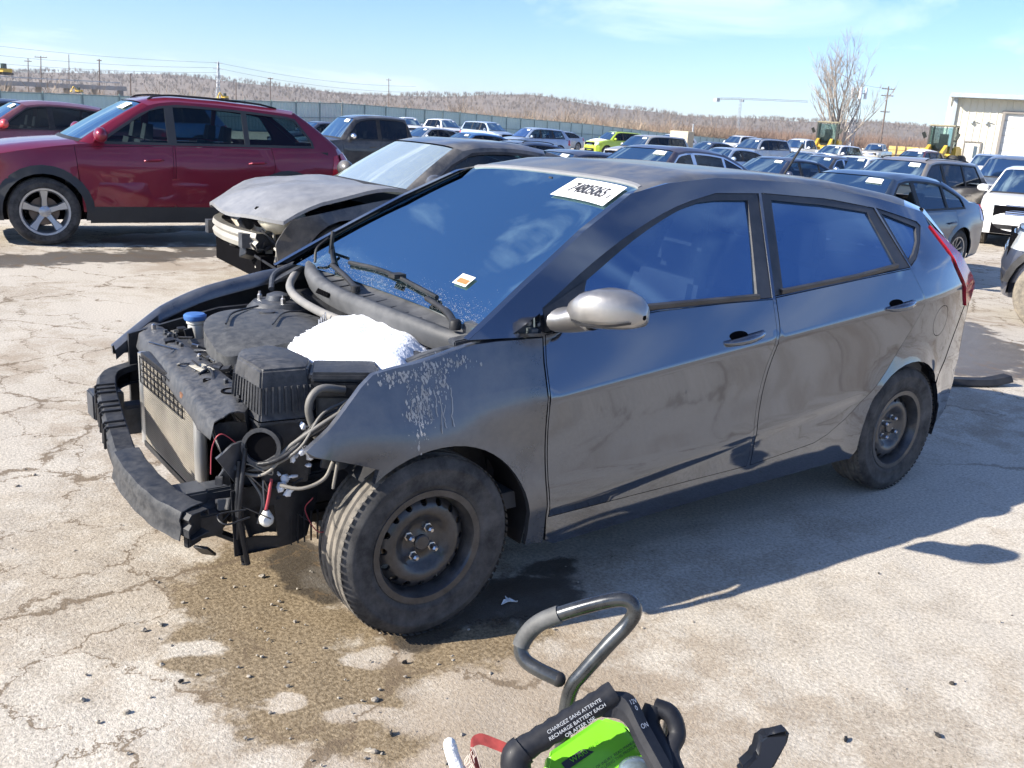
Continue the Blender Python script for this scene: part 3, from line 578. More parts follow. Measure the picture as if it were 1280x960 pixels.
class Shape:
    def __init__(s, kind, **kw):
        d = dict(KINDS[kind]); d.update(kw); s.__dict__.update(d); s.kind = kind
        s.w = s.W/2
        s.C = np.array([(-s.fo+a*s.L, b*s.H) for a, b in s.K]); s.E = s.C+np.array(EOFF)*np.array((1, 1.))
        if kind == 'pickup': s.E[6] = s.C[6]+(-.02, -.05); s.E[7] = s.C[7]+(0, -.01); s.E[8] = s.C[8]+(-.05, -.01)
        s.zb = s.E[3][1]-.01; s.zs = s.zb-.15; s.Ra = s.rt+.055
        s.xr = -s.fo+s.L
        s.seg = []
        for j in range(10):
            a, b = s.C[j], s.C[j+1]; n = np.array((-(b-a)[1], (b-a)[0])); n /= np.linalg.norm(n)+1e-9
            if n@np.array((0, 1.)) < 0: n = -n
            s.seg.append(n*BULGE[j])
    def Y(s, x, z):
        x = np.asarray(x, float); z = np.asarray(z, float)
        zt = s.E[5][1]; yb = s.w-.055
        y = np.where(z < s.zs, s.w-.010*sstep(.05, .0, np.abs(z-(s.zs-.22))), s.w-.36*(z-s.zs))
        tum = .42 if s.kind in ('suv', 'wagon', 'pickup') else .53
        y = np.where(z > s.zb, s.w-.36*(s.zb-s.zs)-tum*(z-s.zb), y)
        y = y-.30*np.clip(.40-z, 0, 1)**1.3
        y = y-.17*(np.clip((.25-x)/(s.fo+.25), 0, 1.2))**2.2-.13*np.clip((x-s.wb+.15)/(s.xr-s.wb+.15), 0, 1.2)**2.2
        for cx in (0, s.wb):
            r = np.hypot(x-cx, z-s.rt); y = y+.018*np.clip(1-(r-s.Ra)/.07, 0, 1)*(z < s.zs+.1)
        return y
    def side(s, sg, d=0): return lambda x, z: (x, sg*(s.Y(x, z)+d), z)
    def ce(s, u):
        j = np.clip(np.floor(u).astype(int), 0, 9); t = u-j; q = (4*t*(1-t))[:, None]*np.array(s.seg)[j]
        c = s.C[j]*(1-t)[:, None]+s.C[j+1]*t[:, None]+q; e = s.E[j]*(1-t)[:, None]+s.E[j+1]*t[:, None]+q*.7
        return c, e
    def strip(s, u0, u1, t0, t1, nu=6, nt=15, d=0):
        u = np.linspace(u0, u1, nu); c, e = s.ce(u); t = np.linspace(t0, t1, nt); n = np.interp(u, [0, 2, 2.5, 4, 6, 8, 10], [3.2, 3.0, 2.7, 3.0, 3.0, 2.8, 3.0])
        ye = s.Y(e[:, 0], e[:, 1]); A = np.zeros((nu, nt, 3))
        for i in range(nu):
            sn = np.sign(t)*np.abs(np.sin(t*PI/2))**(2/n[i]) if False else t
            cs = (1-np.abs(sn)**n[i]).clip(0)**(1/n[i])
            A[i, :, 0] = e[i, 0]+(c[i, 0]-e[i, 0])*cs; A[i, :, 1] = ye[i]*sn; A[i, :, 2] = e[i, 1]+(c[i, 1]-e[i, 1])*cs
        if d:
            du = np.gradient(A, axis=0); dv = np.gradient(A, axis=1); nn = np.cross(dv, du); nn /= np.linalg.norm(nn, axis=2)[..., None]+1e-9
            ctr = np.array((s.wb/2, 0, .7)); fl = np.sum(nn*(A-ctr), axis=2) < 0; nn[fl] *= -1; A = A+nn*d
        return A
def tsp(a, b, n):                        # parameter t clustered near the edges
    th = np.linspace(math.asin(a), math.asin(b), n); return np.sin(th)
def edge_z(s, x):                        # height of the greenhouse edge at x
    u = np.linspace(3, 7.0, 60); c, e = s.ce(u); return np.interp(x, e[:, 0], e[:, 1])
def wheel(parent, name, x, y, r, wd, sgn, spokes, rimmat, steel=False, rimr=None, tread=True, turn=0, n=36, tm=None):
    t = empty(name, (x, y, r), turn, parent); rr = rimr or r*.68
    m = MB(); h = wd/2
    pr = [(rr-.01, h*.82), (rr+.006, h*.9), (rr+.02, h*.98), (r*.86, h*1.06), (r*.95, h*.98), (r*.985, h*.85)]
    side_out = [(rr-.01, h*.82), (rr+.006, h*.9), (rr+.02, h*.98), (rr+.028, h*1.02), (rr+.034, h*1.0), (r*.85, h*1.06), (r*.87, h*1.075), (r*.885, h*1.05), (r*.95, h*.98), (r*.985, h*.85)]
    m.lathe(side_out, n, (0, 0, 0), 'y', True, sgn=sgn); m.lathe([(q_[0], -q_[1]) for q_ in side_out[::-1]], n, (0, 0, 0), 'y', True, sgn=sgn); tyo = m.build('tyre', tm or rubber, t, 50); m = MB(); pr = [(r*.985, h*.85)]
    if tread:
        for k in (.62, .22, -.22, -.62): pr += [(r, (k+.10)*h), (r*.975, (k+.055)*h), (r*.975, (k-.055)*h), (r, (k-.10)*h)]
    pr += [(r*.985, -h*.85)]
    m.lathe(pr, n, (0, 0, 0), 'y', True, sgn=sgn)
    m.build('tread', tm or treadm, t, 50)
    m = MB()
    m.lathe([(rr+.012, h*.88), (rr+.008, h*.95), (rr-.012, h*.93), (rr-.022, h*.75), (rr-.03, h*.2), (rr-.03, -h*.8)], n, (0, 0, 0), 'y', True, sgn=sgn)
    if not steel:
        hub = h*.55; m.lathe([(.001, hub+.012), (.05, hub+.01), (.062, hub), (.065, hub-.05)], 18, (0, 0, 0), 'y', True, sgn=sgn)
        for i in range(spokes):
            a = 2*PI*i/spokes+PI/2; ca, sa = math.cos(a), math.sin(a); tn = np.array((-sa, 0, ca)); ax = np.array((ca, 0, sa)); yy = np.array((0, sgn, 0.))
            wi, wo = (.036, .055) if spokes < 7 else (.014, .02)
            V = []
            for rad, hw, yh in ((.045, wi, hub), (rr*.55, wi*.85, hub+.012), (rr-.012, wo, h*.78)):
                for q, dy in ((-1, -.03), (-.75, 0), (.75, 0), (1, -.03)): V.append(ax*rad+tn*hw*q+yy*(yh+dy))
            m.add(V, [(i*4+j, i*4+j+1, i*4+j+5, i*4+j+4) for i in range(2) for j in range(3)])
        for i in range(5):
            a = 2*PI*i/5+.3; m.lathe([(.001, hub+.016), (.008, hub+.016), (.009, hub)], 6, (.045*math.cos(a), 0, .045*math.sin(a)), 'y', True, sgn=sgn)
    m.build('rim', rimmat, t, 40)
    b = MB(); b.lathe([(.001, -h*.1), (rr*.62, -h*.1), (rr*.62, -h*.3)], 24, (0, 0, 0), 'y', True, sgn=sgn)
    b.build('brake_disc', M('brakedisc', (.16, .13, .11), .45, .7, var=.3), t)
    return t
def seat(mb, x, y, z, zt):
    mb.box((x+.05, y, z+.12), (.50, .48, .24), (0, -.1, 0), .92)
    mb.box((x+.34, y, (z+.2+zt)/2), (.15, .46, zt-z-.2), (0, .22, 0), .8)
    mb.box((x+.44, y, zt+.10), (.10, .25, .18), (0, .15, 0), .8)
def paint(name, col, kind='m', dust=.25, **kw):
    if kind == 'm': return M('paint_'+name, tuple(c*1.0 for c in col), .30, .35, .7, var=.05, dust=dust, up=.6, **kw)
    return M('paint_'+name, col, .35, 0, 1, var=.04, dust=dust, up=.6, **kw)
def number_text(txt, size, mat_, parent, mw_, name='lot_number'):
    cu = bpy.data.curves.new(name, 'FONT'); cu.body = txt; cu.size = size; cu.offset = size*.018 if name == 'lot_number' else 0; cu.align_x = 'CENTER'; cu.align_y = 'CENTER'
    o = bpy.data.objects.new(name+'_tmp', cu); COL.objects.link(o); dg = bpy.context.evaluated_depsgraph_get()
    me = bpy.data.meshes.new_from_object(o.evaluated_get(dg)); bpy.data.objects.remove(o); bpy.data.curves.remove(cu)
    me.transform(mw_); me.materials.clear(); me.materials.append(mat_)
    q = bpy.data.objects.new(name, me); COL.objects.link(q)
    if parent: q.parent = parent
    return q
def make_car(name, s, loc, rz, pm, label, cat='car', group=None, sidegl=None, wsgl=None, spokes=10, rim=None, detail=1, trim=None, sticker=True, clad=False,
             rails=False, nobumper=False, snowhood=False, snowroof=False, openwin=False, mirror=None, nohood=False, grille='h', tail=True, num=None, pitch=0, tyrem=None):
    root = empty(name, loc, R(rz)); tag(root, label, cat, group)
    if pitch: root.rotation_euler = (0, R(pitch), R(rz))
    sidegl = sidegl or glass_dark; wsgl = wsgl or glass_std; rim = rim or alloy; trim = trim or blackplastic
    st = .13 if detail else .22; nt_ = 13 if detail else 9
    g0, gs = s.gc, s.zb
    X = lambda f: -s.fo+f*s.L
    # windows on the side
    xa = s.E[3][0]+.16; xb, xc, xg = X(s.xb), X(s.xc), X(s.xg); pil = .045
    zu = lambda x: edge_z(s, x)-.055
    zl = lambda x: s.zb+.035+.03*(np.asarray(x)-xa)/(xg-xa)
    def win(x0, x1):
        xs = np.linspace(x0, x1, 9); up = np.maximum(zu(xs), zl(xs)+.01)
        return [(x, float(zl(x))) for x in (x0, x1)]+[(float(a), float(b)) for a, b in zip(xs[::-1], up[::-1])]
    wins = [win(xa, xb-pil)]
    if xc-xb > .15: wins.append(win(xb+pil, xc-pil*.5))
    if xg-xc > .2:
        w3 = win(xc+pil*.7, xg); top_ = [p for p in w3[2:] if p[0] < xg-(.17 if s.kind == 'suv' else .06)]; wins.append(w3[:2]+[(xg-.01, float(zl(xg))+.05)]+[p for p in top_ if p[1] > float(zl(p[0]))+.03]+([] if True else []))
    # door panels
    zs0 = g0+.11; dd0 = X(s.d0)
    doors = [[(dd0+.03, zs0), (xb-.02, zs0), (xb, s.zb+.01), (dd0-.02, s.zb-.02)]]
    if s.kind != 'coupe':
        al = [(s.wb+(s.Ra+.07)*math.cos(a), s.rt+(s.Ra+.07)*math.sin(a)) for a in np.linspace(PI, PI*.62, 9)]
        al = [(x, z) for x, z in al if z > zs0 and z < s.zs]
        xe = max(xc, al[-1][0]+.02) if al else xc
        xe = min(xe, s.wb+.15) if s.kind != 'pickup' else xc
        if s.kind == 'pickup': doors.append([(xb+.01, zs0), (xc-.02, zs0), (xc, s.zb+.015), (xb+.02, s.zb+.01)])
        else: doors.append([(xb+.0, zs0), (max(al[0][0]-.02, xb+.2), zs0)]+[p for p in al if p[0] < xe]+[(xe, s.zs-.02), (xe-.03, s.zb+.02), (xb+.02, s.zb+.01)])
    u = np.linspace(0, 10, 81); c, e = s.ce(u); outl = e.tolist()
    Rr = s.Ra
    def arch(cx, r):
        a0 = math.asin((g0+.02-s.rt)/r); return [(cx+r*math.cos(a), s.rt+r*math.sin(a)) for a in np.linspace(a0, PI-a0, 17)]
    outl += [(e[-1][0]-.02, g0+.06)]+arch(s.wb, Rr)+arch(0, Rr)+[(e[0][0]+.02, g0+.06)]
    body = MB()
    for sg in (-1, 1):
        panel(body, outl, [d for d in doors]+wins, s.side(sg), st, (0, -sg*.02, 0), (0, sg, 0))
    if not nobumper: body.grid(s.strip(0, 2, -1, 1, 7, 17)); 
    body.grid(s.strip(4, 6, -1, 1, 7, nt_)); body.grid(s.strip(7, 10, -1, 1, 9, 17))
    for a, b in ((3, 4), (6, 7)):
        for q in (-1, 1): body.grid(s.strip(a, b, q*.93, q, 5, 4))
    body.build('body', pm, root, 40)
    if not nohood:
        h = MB(); A = s.strip(2.01, 3, -1, 1, 7, nt_); A[:, :, 2] += .004; h.sheet(A, (0, 0, -.03)); h.build('hood', pm, root, 40)
    for sg in (-1, 1):
        for d in doors:
            m = MB(); panel(m, inset(d, .005), [], s.side(sg, .001), st, (0, -sg*.03, 0), (0, sg, 0)); dr = m.build('door', pm, root, 40)
            hx = d[1][0]-.20 if d is doors[0] else max(p[0] for p in d)-.22; hz = s.zs+.0
            m = MB(); yy = float(s.Y(hx, hz)); m.tube([(hx-.10, sg*(yy+.003), hz-.01), (hx-.07, sg*(yy+.03), hz), (hx+.07, sg*(yy+.032), hz+.008), (hx+.10, sg*(yy+.003), hz+.01)], .013, 6); m.build('handle', pm if not clad else pm, dr)
        for i, wn in enumerate(wins):
            if openwin and sg < 0 and i == 0: continue
            m = MB(); panel(m, inset(wn, -.006), [], s.side(sg, -.010), st, (0, 0, 0), (0, sg, 0)); m.build('side_window', sidegl if i or s.kind != 'pickup' else sidegl, root, 40)
        # window surround
        m = MB()
        bandp = win(xa, (xc if len(wins) == 2 else xg)+.005) if len(wins) != 3 else win(xa, xc+pil*.7)+[]
        if len(wins) == 3: w3 = wins[2]; b2 = win(xa, xc+pil*.7); bandp = b2[:1]+w3[:1]+w3[1:]+b2[3:]
        panel(m, inset(bandp, -.024), [inset(wn, .004) for wn in wins], s.side(sg, .003), st*1.4, (0, -sg*.01, 0), (0, sg, 0))
        m.build('window_trim', trim, root, 40)
        m = MB(); mx_, mz = X(s.d0)+.22, s.zb+.09; yy = float(s.Y(mx_, mz-.05))
        m.ball((mx_+.02, sg*(yy+.13), mz+.02), (.075, .13, .085), 10, 7); m.bar((mx_, sg*(yy-.02), mz-.05), (mx_, sg*(yy+.08), mz-.02), .07, .03); m.build('mirror', mirror or pm, root, 60)
    m = MB(); m.grid(s.strip(3.02, 3.98, -.925, .925, 6, nt_, -.006)); m.build('windshield', wsgl, root, 40)
    m = MB(); m.grid(s.strip(3.0, 3.06, -.94, .94, 2, nt_, .003)); m.build('cowl', blackplastic, root, 40)
    m = MB(); m.grid(s.strip(6.04, 6.96, -.92, .92, 5, nt_, -.006)); m.build('rear_window', sidegl, root, 40)
    # lights, grille, bumper details
    if not nobumper:
        for q in (-1, 1):
            m = MB(); m.grid(s.strip(1.45, 1.95, q*.58, q*.985, 4, 9, .006)); m.build('headlight', lens_clear, root, 40)
        g = MB()
        if grille == 'h':
            for k in range(5): g.sheet(s.strip(1.30+k*.12, 1.36+k*.12, -.40, .40, 2, 9, .006), (-.012, 0, 0))
        else: g.grid(s.strip(.9, 1.9, -.55, .55, 5, 9, .008))
        g.build('grille', chrome if grille == 'h' else trim, root)
        m = MB(); m.grid(s.strip(1.27, 1.88, -.42, .42, 4, 9, .002)); m.grid(s.strip(.35, .65, -.62, .62, 3, 9, .004)); m.build('bumper_insert', trim, root)
    if tail:
        for q in (-1, 1):
            m = MB(); a, b = (8.05, 8.75) if s.kind not in ('suv', 'wagon') else (7.4, 8.8); m.grid(s.strip(a, b, q*.62, q*.999, 4, 8, .006))
            u0, z0 = s.ce(np.array([a])), s.ce(np.array([b])); e0, e1 = u0[1][0], z0[1][0]
            panel(m, [(e0[0], e0[1]-.01), (e1[0], e1[1]), (e1[0]-.14, e1[1]+.03), (e0[0]-.06, e0[1]-.03)], [], s.side(q, .004), .1, (0, 0, 0), (0, q, 0)); m.build('tail_light', lens_red, root, 40)
    m = MB(); m.grid(s.strip(9.1, 9.6, -.18, .18, 3, 5, .012)); m.build('number_plate', paperw, root)
    for x in (0, s.wb):
        for sg in (-1, 1): wheel(root, 'wheel', x, sg*(s.w-.13), s.rt, .215, sg, spokes, rim, n=36 if detail else 24, tread=detail > 0, tm=tyrem)
    # underside and cabin
    m = MB(); m.box(((s.xr-s.fo)/2, 0, g0+.10), (s.L-.55, s.W-.56, .20)); xm0 = s.E[3][0]; 
    m.box((-.1-s.fo/2+.25, 0, (g0+s.C[2][1])/2), (s.fo+.2, s.W*.62, s.C[2][1]-g0-.12)) if not nobumper else None; 
    for x in (0, s.wb):
        for sg in (-1, 1):
            th = np.linspace(-.1, PI+.1, 12); A = np.array([[(x+(Rr+.02)*math.cos(a), sg*yy, s.rt+(Rr+.02)*math.sin(a)) for yy in (s.w-.025, s.w-.34)] for a in th]); m.grid(A)
    m.build('underbody', darkhole, root)  # black box and liners paint the shade inside the arches
    cab = empty('interior', (0, 0, 0), 0, root)
    m = MB(); x1 = X(s.xg)+.1 if s.kind != 'pickup' else X(s.xc)+.05; m.box(((xm0+x1)/2, 0, g0+.22), (x1-xm0, s.W-.2, .06))
    for sg in (-1, 1): m.box(((xm0+x1)/2, sg*(s.w-.10), (g0+s.zb)/2+.08), (x1-xm0+.2, .03, s.zb-g0-.16))
    if s.kind in ('sedan', 'compact', 'coupe'): m.box((x1+.1, 0, s.zb-.06), (.5, s.W-.3, .04))
    if s.kind == 'pickup': m.box((x1+.03, 0, (g0+s.zb)/2+.05), (.04, s.W-.25, s.zb-g0))
    m.build('cabin_tub', M('cabin', (.03, .03, .033), .85), cab)
    m = MB(); m.box((xm0+.18, 0, s.zb-.10), (.5, s.W-.24, .20), (0, .15, 0), .9); m.build('dashboard', M('dash', (.05, .05, .055), .75), cab)
    rows = [xb-.62]+([xb+.28] if s.kind != 'coupe' else [xb+.1])
    for xr_ in rows:
        for sg in (-1, 1):
            m = MB(); seat(m, xr_, sg*.38, g0+.25, s.zb+.05); m.build('seat', fabric, cab, 40)
    if detail:
        m = MB(); th = np.linspace(0, 2*PI, 22); a = xb-.70; m.tube([(a-.10+.06*math.sin(t), -.38+.18*math.cos(t), s.zb-.03+.17*math.sin(t)) for t in th], .014, 6, False); m.bar((a-.1, -.55, s.zb-.03), (a-.1, -.21, s.zb-.03), .03, .05); m.build('steering_wheel', blackplastic, cab)
    if sticker:
        tt = -.62; uu = 3.86
        A = s.strip(3.78, 3.93, -.78, -.44, 3, 5, .006); m = MB(); m.grid(A); stk = m.build('lot_sticker', paperw, root)
        mid = s.strip(3.855, 3.87, -.62, -.6, 2, 2, .009)[0, 0]; Av = s.strip(3.78, 3.93, -.64, -.60, 3, 3, .009)
        vy = (Av[2, 1]-Av[0, 1]); vy /= np.linalg.norm(vy); vx = Av[1, 0]-Av[1, 2]; vx = vx/np.linalg.norm(vx); vx = vx if vx[1] < 0 else -vx
        if num and detail:
            mm = Matrix.Identity(4); vz = np.cross(vx, vy)
            for i in range(3): mm[i][0] = vx[i]; mm[i][1] = vy[i]; mm[i][2] = vz[i]; mm[i][3] = mid[i]
    if rails:
        for sg in (-1, 1):
            m = MB(); pts = []
            for uq in np.linspace(4.25, 5.85, 12):
                P = s.strip(uq, uq+.01, sg*.80, sg*.82, 2, 2, .022 if 4.3 < uq < 5.8 else .0)[0, 0]; pts.append(P)
            m.tube(pts, .013, 6); m.build('roof_rail', blackplastic, root)
    if clad:
        for sg in (-1, 1):
            m = MB()
            for cx in (0, s.wb):
                o_ = arch(cx, Rr+.085); i_ = arch(cx, Rr-.004); panel(m, o_+i_[::-1], [], s.side(sg, .008), .09, (0, -sg*.02, 0), (0, sg, 0))
            panel(m, [(Rr+.03, g0-.01), (s.wb-Rr-.03, g0-.01), (s.wb-Rr-.06, g0+.17), (Rr+.06, g0+.17)], [], s.side(sg, .008), .12, (0, -sg*.02, 0), (0, sg, 0))
            m.build('cladding', trim, root, 40)
    def snow_on(u0, u1, t0, t1, nm, hgt=.05, seed=1):
        rg = np.random.default_rng(seed); A = s.strip(u0, u1, t0, t1, 12, 18, .004); uu, tt2 = np.meshgrid(np.linspace(-1, 1, 12), np.linspace(-1, 1, 18), indexing='ij')
        k = np.clip(1-uu**2, 0, 1)**.5*np.clip(1-tt2**2, 0, 1)**.5; hh = hgt*k*(1+.5*rg.standard_normal(k.shape)*.5); A[:, :, 2] += np.clip(hh, 0, None)-.004*(k < .05)
        m = MB(); m.grid(A); o = m.build(nm, snowm, None, 80)
        o.location = root.location; o.rotation_euler = root.rotation_euler
        return o
    if snowhood: tag(snow_on(2.15, 2.95, -.8, .7, 'snow_patch', .06, len(label)), 'old snow on the hood of the '+label.split(' with ')[0], 'snow')
    if snowroof: tag(snow_on(4.2, 5.9, -.85, .85, 'snow_patch', .07, len(label)+1), 'snow cover on the roof of the '+label.split(' with ')[0], 'snow')
    return root
# ================================================================== the wrecked grey hatchback in front
hero = empty('grey_hatchback', (0, 0, 0)); tag(hero, 'dark grey hatchback with its hood and front bumper missing and snow on the engine', 'car')
hp = M('paint_hero', (.100, .116, .150), .06, .9, 1, var=.03, vs=1.5, dust=0, dcol=(.30, .29, .27), ds=3.5, up=.75)
hprim = M('paint_hero_fender', (.085, .095, .115), .26, .75, .7, var=.10, vs=2, dust=.35, dcol=(.30, .29, .28), ds=4, up=.3)
bayblack = M('bay_black', (.013, .014, .017), .40, spec=.3, var=.5, vs=10, dust=.30, dcol=(.13, .13, .135), ds=38, bump=.15, bs=40, up=.8)
baymetal = M('bay_metal', (.040, .045, .055), .42, .15, var=.45, vs=14, dust=.40, dcol=(.18, .18, .18), ds=36, up=.8)
baygrey = M('bay_grey_plastic', (.034, .036, .041), .45, spec=.3, var=.35, vs=20, dust=.50, dcol=(.19, .185, .18), ds=42, up=.8)
film = glass('blue_window_film', (.10, .14, .20), (.36, .60, .95), 1.5, base=.27, dust=.30, rough=.05, dcol=(.12, .22, .42), ds=1.6, dmin=.5)
ws_hero = glass('hero_windshield', (.62, .72, .74), (.40, .55, .60), 1.52, base=.0, dust=0)
framebk = M('frame_black', (.020, .021, .024), .38, var=.2, dust=.35, dcol=(.14, .14, .15), ds=5)
ZBX, ZBZ = [.4, .95, 1.56, 2.5, 3.1], [.955, .98, .985, 1.07, 1.12]
def HY(x, z):
    x = np.asarray(x, float); z = np.asarray(z, float); zb = np.interp(x, ZBX, ZBZ); zc = .73+.092*(x-.42)
    ylow = .850-.012*np.sin(np.clip((z-.42)/(zc-.42), 0, 1)*PI)
    zl = .36+.11*np.clip(x-.6, 0, 1.8); ylow = ylow-.010*sstep(0, .05, zl-z)-.06*np.clip(.34-z, 0, 1)-.05*np.clip(.27-z, 0, 1)
    y = np.where(z < zc, ylow, .850-.35*(z-zc))
    yb = .850-.35*(zb-zc); y = np.where(z > zb, yb-(yb-.565)*(z-zb)/(1.40-zb), y)
    y = y-.13*np.clip((.1-x)/.9, 0, 2)**2-.42*np.clip(-.33-x, 0, 1)-.13*np.clip((x-2.5)/.75, 0, 2)**2
    for cx in (.02, 2.56):
        r = np.hypot(x-cx, z-.295); y = y+.016*np.clip(1-(r-.345)/.09, 0, 1)**1.5
    return y
XC = np.arange(.3, 3.1, .035); CREASE = np.concatenate([np.stack([XC, .73+.092*(XC-.42)+d], 1) for d in (-.022, -.007, .004, .016)]+[np.stack([XC, .36+.11*np.clip(XC-.6, 0, 1.8)+d], 1) for d in (-.05, -.03, -.01, .006)])
def hs(sg, d=0): return lambda x, z: (x, sg*(HY(x, z)+d), z)
def arcp(cx, r, a0, a1, n=15, cz=.295): return [(cx+r*math.cos(a), cz+r*math.sin(a)) for a in np.linspace(a0, a1, n)]
EH = [(.15, .94), (.40, 1.085), (.70, 1.25), (.95, 1.368), (1.15, 1.405), (1.43, 1.428), (1.93, 1.415), (2.45, 1.355), (2.80, 1.295)]
def crv(pts, k=3): return smoothpath(pts, k).tolist()
dF = [(.46, .31), (1.475, .315)]+crv([(1.485, .36), (1.488, .55), (1.51, .71), (1.55, .85), (1.555, .92), (1.555, .985)])+[(1.30, .985), (.95, .978), (.44, .935), (.428, .85), (.425, .70), (.44, .45)]
dR = [(1.495, .315), (1.90, .345)]+crv([(1.99, .37), (2.17, .46), (2.35, .61), (2.47, .74), (2.555, .86), (2.57, .93), (2.49, 1.065)])+[(2.1, 1.034), (1.572, .99)]+crv([(1.572, .92), (1.567, .86), (1.527, .71), (1.505, .55), (1.50, .40)])
fF = [(1.555, .988), (1.655, 1.372)]+crv([(1.40, 1.372), (1.17, 1.325), (.93, 1.245), (.70, 1.145), (.45, 1.015)])+[(.44, .938), (.95, .981)]
fR = [(1.572, .993), (2.1, 1.037), (2.49, 1.068), (2.405, 1.315), (2.1, 1.352), (1.672, 1.374)]
gF = [(.60, .992), (.95, .998), (1.478, 1.002), (1.582, 1.345), (1.40, 1.345)]+crv([(1.30, 1.338), (1.16, 1.305), (.92, 1.215), (.66, 1.09)])
gR = [(1.632, 1.014), (2.10, 1.05), (2.40, 1.083), (2.345, 1.295), (2.05, 1.327), (1.725, 1.346)]
fQ = [(2.495, 1.072), (2.56, 1.10), (2.63, 1.15), (2.72, 1.235), (2.70, 1.255), (2.42, 1.315)]
gQ = [(2.505, 1.098), (2.56, 1.122), (2.63, 1.172), (2.675, 1.23), (2.45, 1.29)]
fuel = arcp(2.78, .075, 0, 2*PI, 20, .81)[:-1]
bump_cut = [(2.875, .54), (2.93, .60), (3.03, .76), (3.085, .855)]
tailp = [(2.80, 1.235), (2.835, 1.215), (3.00, 1.085), (3.17, .935), (3.15, .87), (3.09, .85), (3.02, .92), (2.915, 1.05)]
bodyo = EH+[(2.80, 1.235), (2.915, 1.05), (3.02, .92), (3.085, .858)]+bump_cut[::-1][1:]+arcp(2.56, .345, .65, PI+.08, 17)+[(2.19, .225), (1.3, .218), (.50, .20), (.462, .22), (.452, .31), (.435, .45), (.42, .70), (.424, .85), (.432, .93)]
for sg in (-1, 1):
    m = MB(); panel(m, bodyo, [dF, dR, fF, fR, fQ, fuel, [(.315, .945), (.425, .94), (.436, 1.0)]], hs(sg), .055, (0, -sg*.03, 0), (0, sg, 0), CREASE); m.build('body_side', hp, hero, 30)
    for d, f, g in ((dF, fF, gF), (dR, fR, gR)):
        m = MB(); panel(m, inset(d, .003), [], hs(sg, .001), .045, (0, -sg*.03, 0), (0, sg, 0), CREASE); dr = m.build('door', hp, hero, 30)
        m = MB(); panel(m, inset(f, .002), [g], hs(sg, -.004), .06, (0, -sg*.03, 0), (0, sg, 0)); m.build('window_frame', framebk, dr, 30)
        gl = MB()
        def fx(x, z, sg=sg): return (x, sg*(HY(x, z)-.016-(.004*np.sin(7*x+3*z)*np.sin(9*z) if True else 0)), z)
        panel(gl, inset(g, -.008), [], fx, .06, (0, 0, 0), (0, sg, 0)); gl.build('window', film, dr, 40)
        # belt moulding
        bm_ = MB(); xs = np.linspace(g[0][0]-.02, g[2][0], 14); zz = np.interp(xs, [p[0] for p in g[:3]], [p[1] for p in g[:3]])
        A = np.array([[(x, sg*(float(HY(x, z-.006))+.004-q[1]), z-.006+q[0]) for q in ((-.014, .004), (-.006, -.004), (.008, -.004), (.012, .01))] for x, z in zip(xs, zz)]); bm_.grid(A); bm_.build('belt_moulding', framebk, dr, 50)
        # handle, and a flat black patch painted as the shade of its recess
        hx0, hx1, hz0, hz1 = (1.255, 1.475, .843, .868) if d is dF else (2.275, 2.475, .905, .925)
        cx, cz = (hx0+hx1)/2, (hz0+hz1)/2; sl_ = (hz1-hz0)/(hx1-hx0)
        h = MB(); pts = []
        for t in np.linspace(0, 1, 13):
            x = hx0+(hx1-hx0)*t; o_ = .034*math.sin(PI*min(max(t, 0), 1))**.5; pts.append((x, sg*(float(HY(x, hz0+sl_*(x-hx0)))+o_-.004), hz0+sl_*(x-hx0)))
        h.tube(pts, [.006+.011*math.sin(PI*t)**.5 for t in np.linspace(0.02, .98, 13)], 10); h.build('handle', hp, dr, 60)
        h = MB(); panel(h, [(cx-.03+.05*math.cos(a), cz+.010+.017*math.sin(a)) for a in np.linspace(0, 2*PI, 18)[:-1]], [], hs(sg, .0025), .03, (0, 0, 0), (0, sg, 0)); h.build('handle_shade', darkhole, dr)
    m = MB(); panel(m, inset(fQ, .002), [gQ], hs(sg, -.004), .06, (0, -sg*.03, 0), (0, sg, 0)); m.build('quarter_frame', framebk, hero, 30)
    m = MB(); panel(m, inset(gQ, -.006), [], hs(sg, -.014), .06, (0, 0, 0), (0, sg, 0)); m.build('quarter_window', film, hero, 40)
    m = MB(); panel(m, inset(fuel, .003), [], hs(sg, .0), .04, (0, -sg*.02, 0), (0, sg, 0)); m.build('fuel_door' if sg < 0 else 'quarter_patch', hp, hero)
    m = MB(); panel(m, tailp, [], hs(sg, .010), .05, (0, -sg*.04, 0), (0, sg, 0)); m.build('tail_light', lens_red, hero, 40)
    # rear bumper corner on the side
    m = MB(); panel(m, [(2.88, .535), (2.935, .595), (3.035, .755), (3.09, .85), (3.15, .865), (3.17, .80), (3.17, .45), (3.08, .30), (2.915, .245)]+arcp(2.56, .345, -.05, .62, 6), [], hs(sg, .002), .06, (0, -sg*.03, 0), (0, sg, 0)); m.build('bumper_corner', hp, hero, 40)
    # front fender: the near one is bent off at the headlight, the far one keeps its nose
    if sg < 0: fo_ = crv([(.428, .925), (.17, .925), (0, .893), (-.12, .878), (-.18, .866)])+crv([(-.22, .835), (-.30, .755), (-.37, .69)])+[(-.392, .668), (-.372, .655), (-.30, .635), (-.19, .598)]
    else: fo_ = crv([(.428, .925), (.17, .92), (0, .89), (-.18, .85), (-.34, .785), (-.46, .72), (-.555, .665)])+[(-.55, .63), (-.40, .61), (-.30, .60), (-.22, .575)]
    fo_ = fo_+arcp(.02, .345, 2.28, -.17, 22)+[(.45, .215), (.447, .31), (.43, .45), (.415, .70), (.418, .85)]
    m = MB(); panel(m, fo_, [], hs(sg), .05, (0, -sg*.02, 0), (0, sg, 0)); fe = m.build('front_fender', hprim, hero, 30)
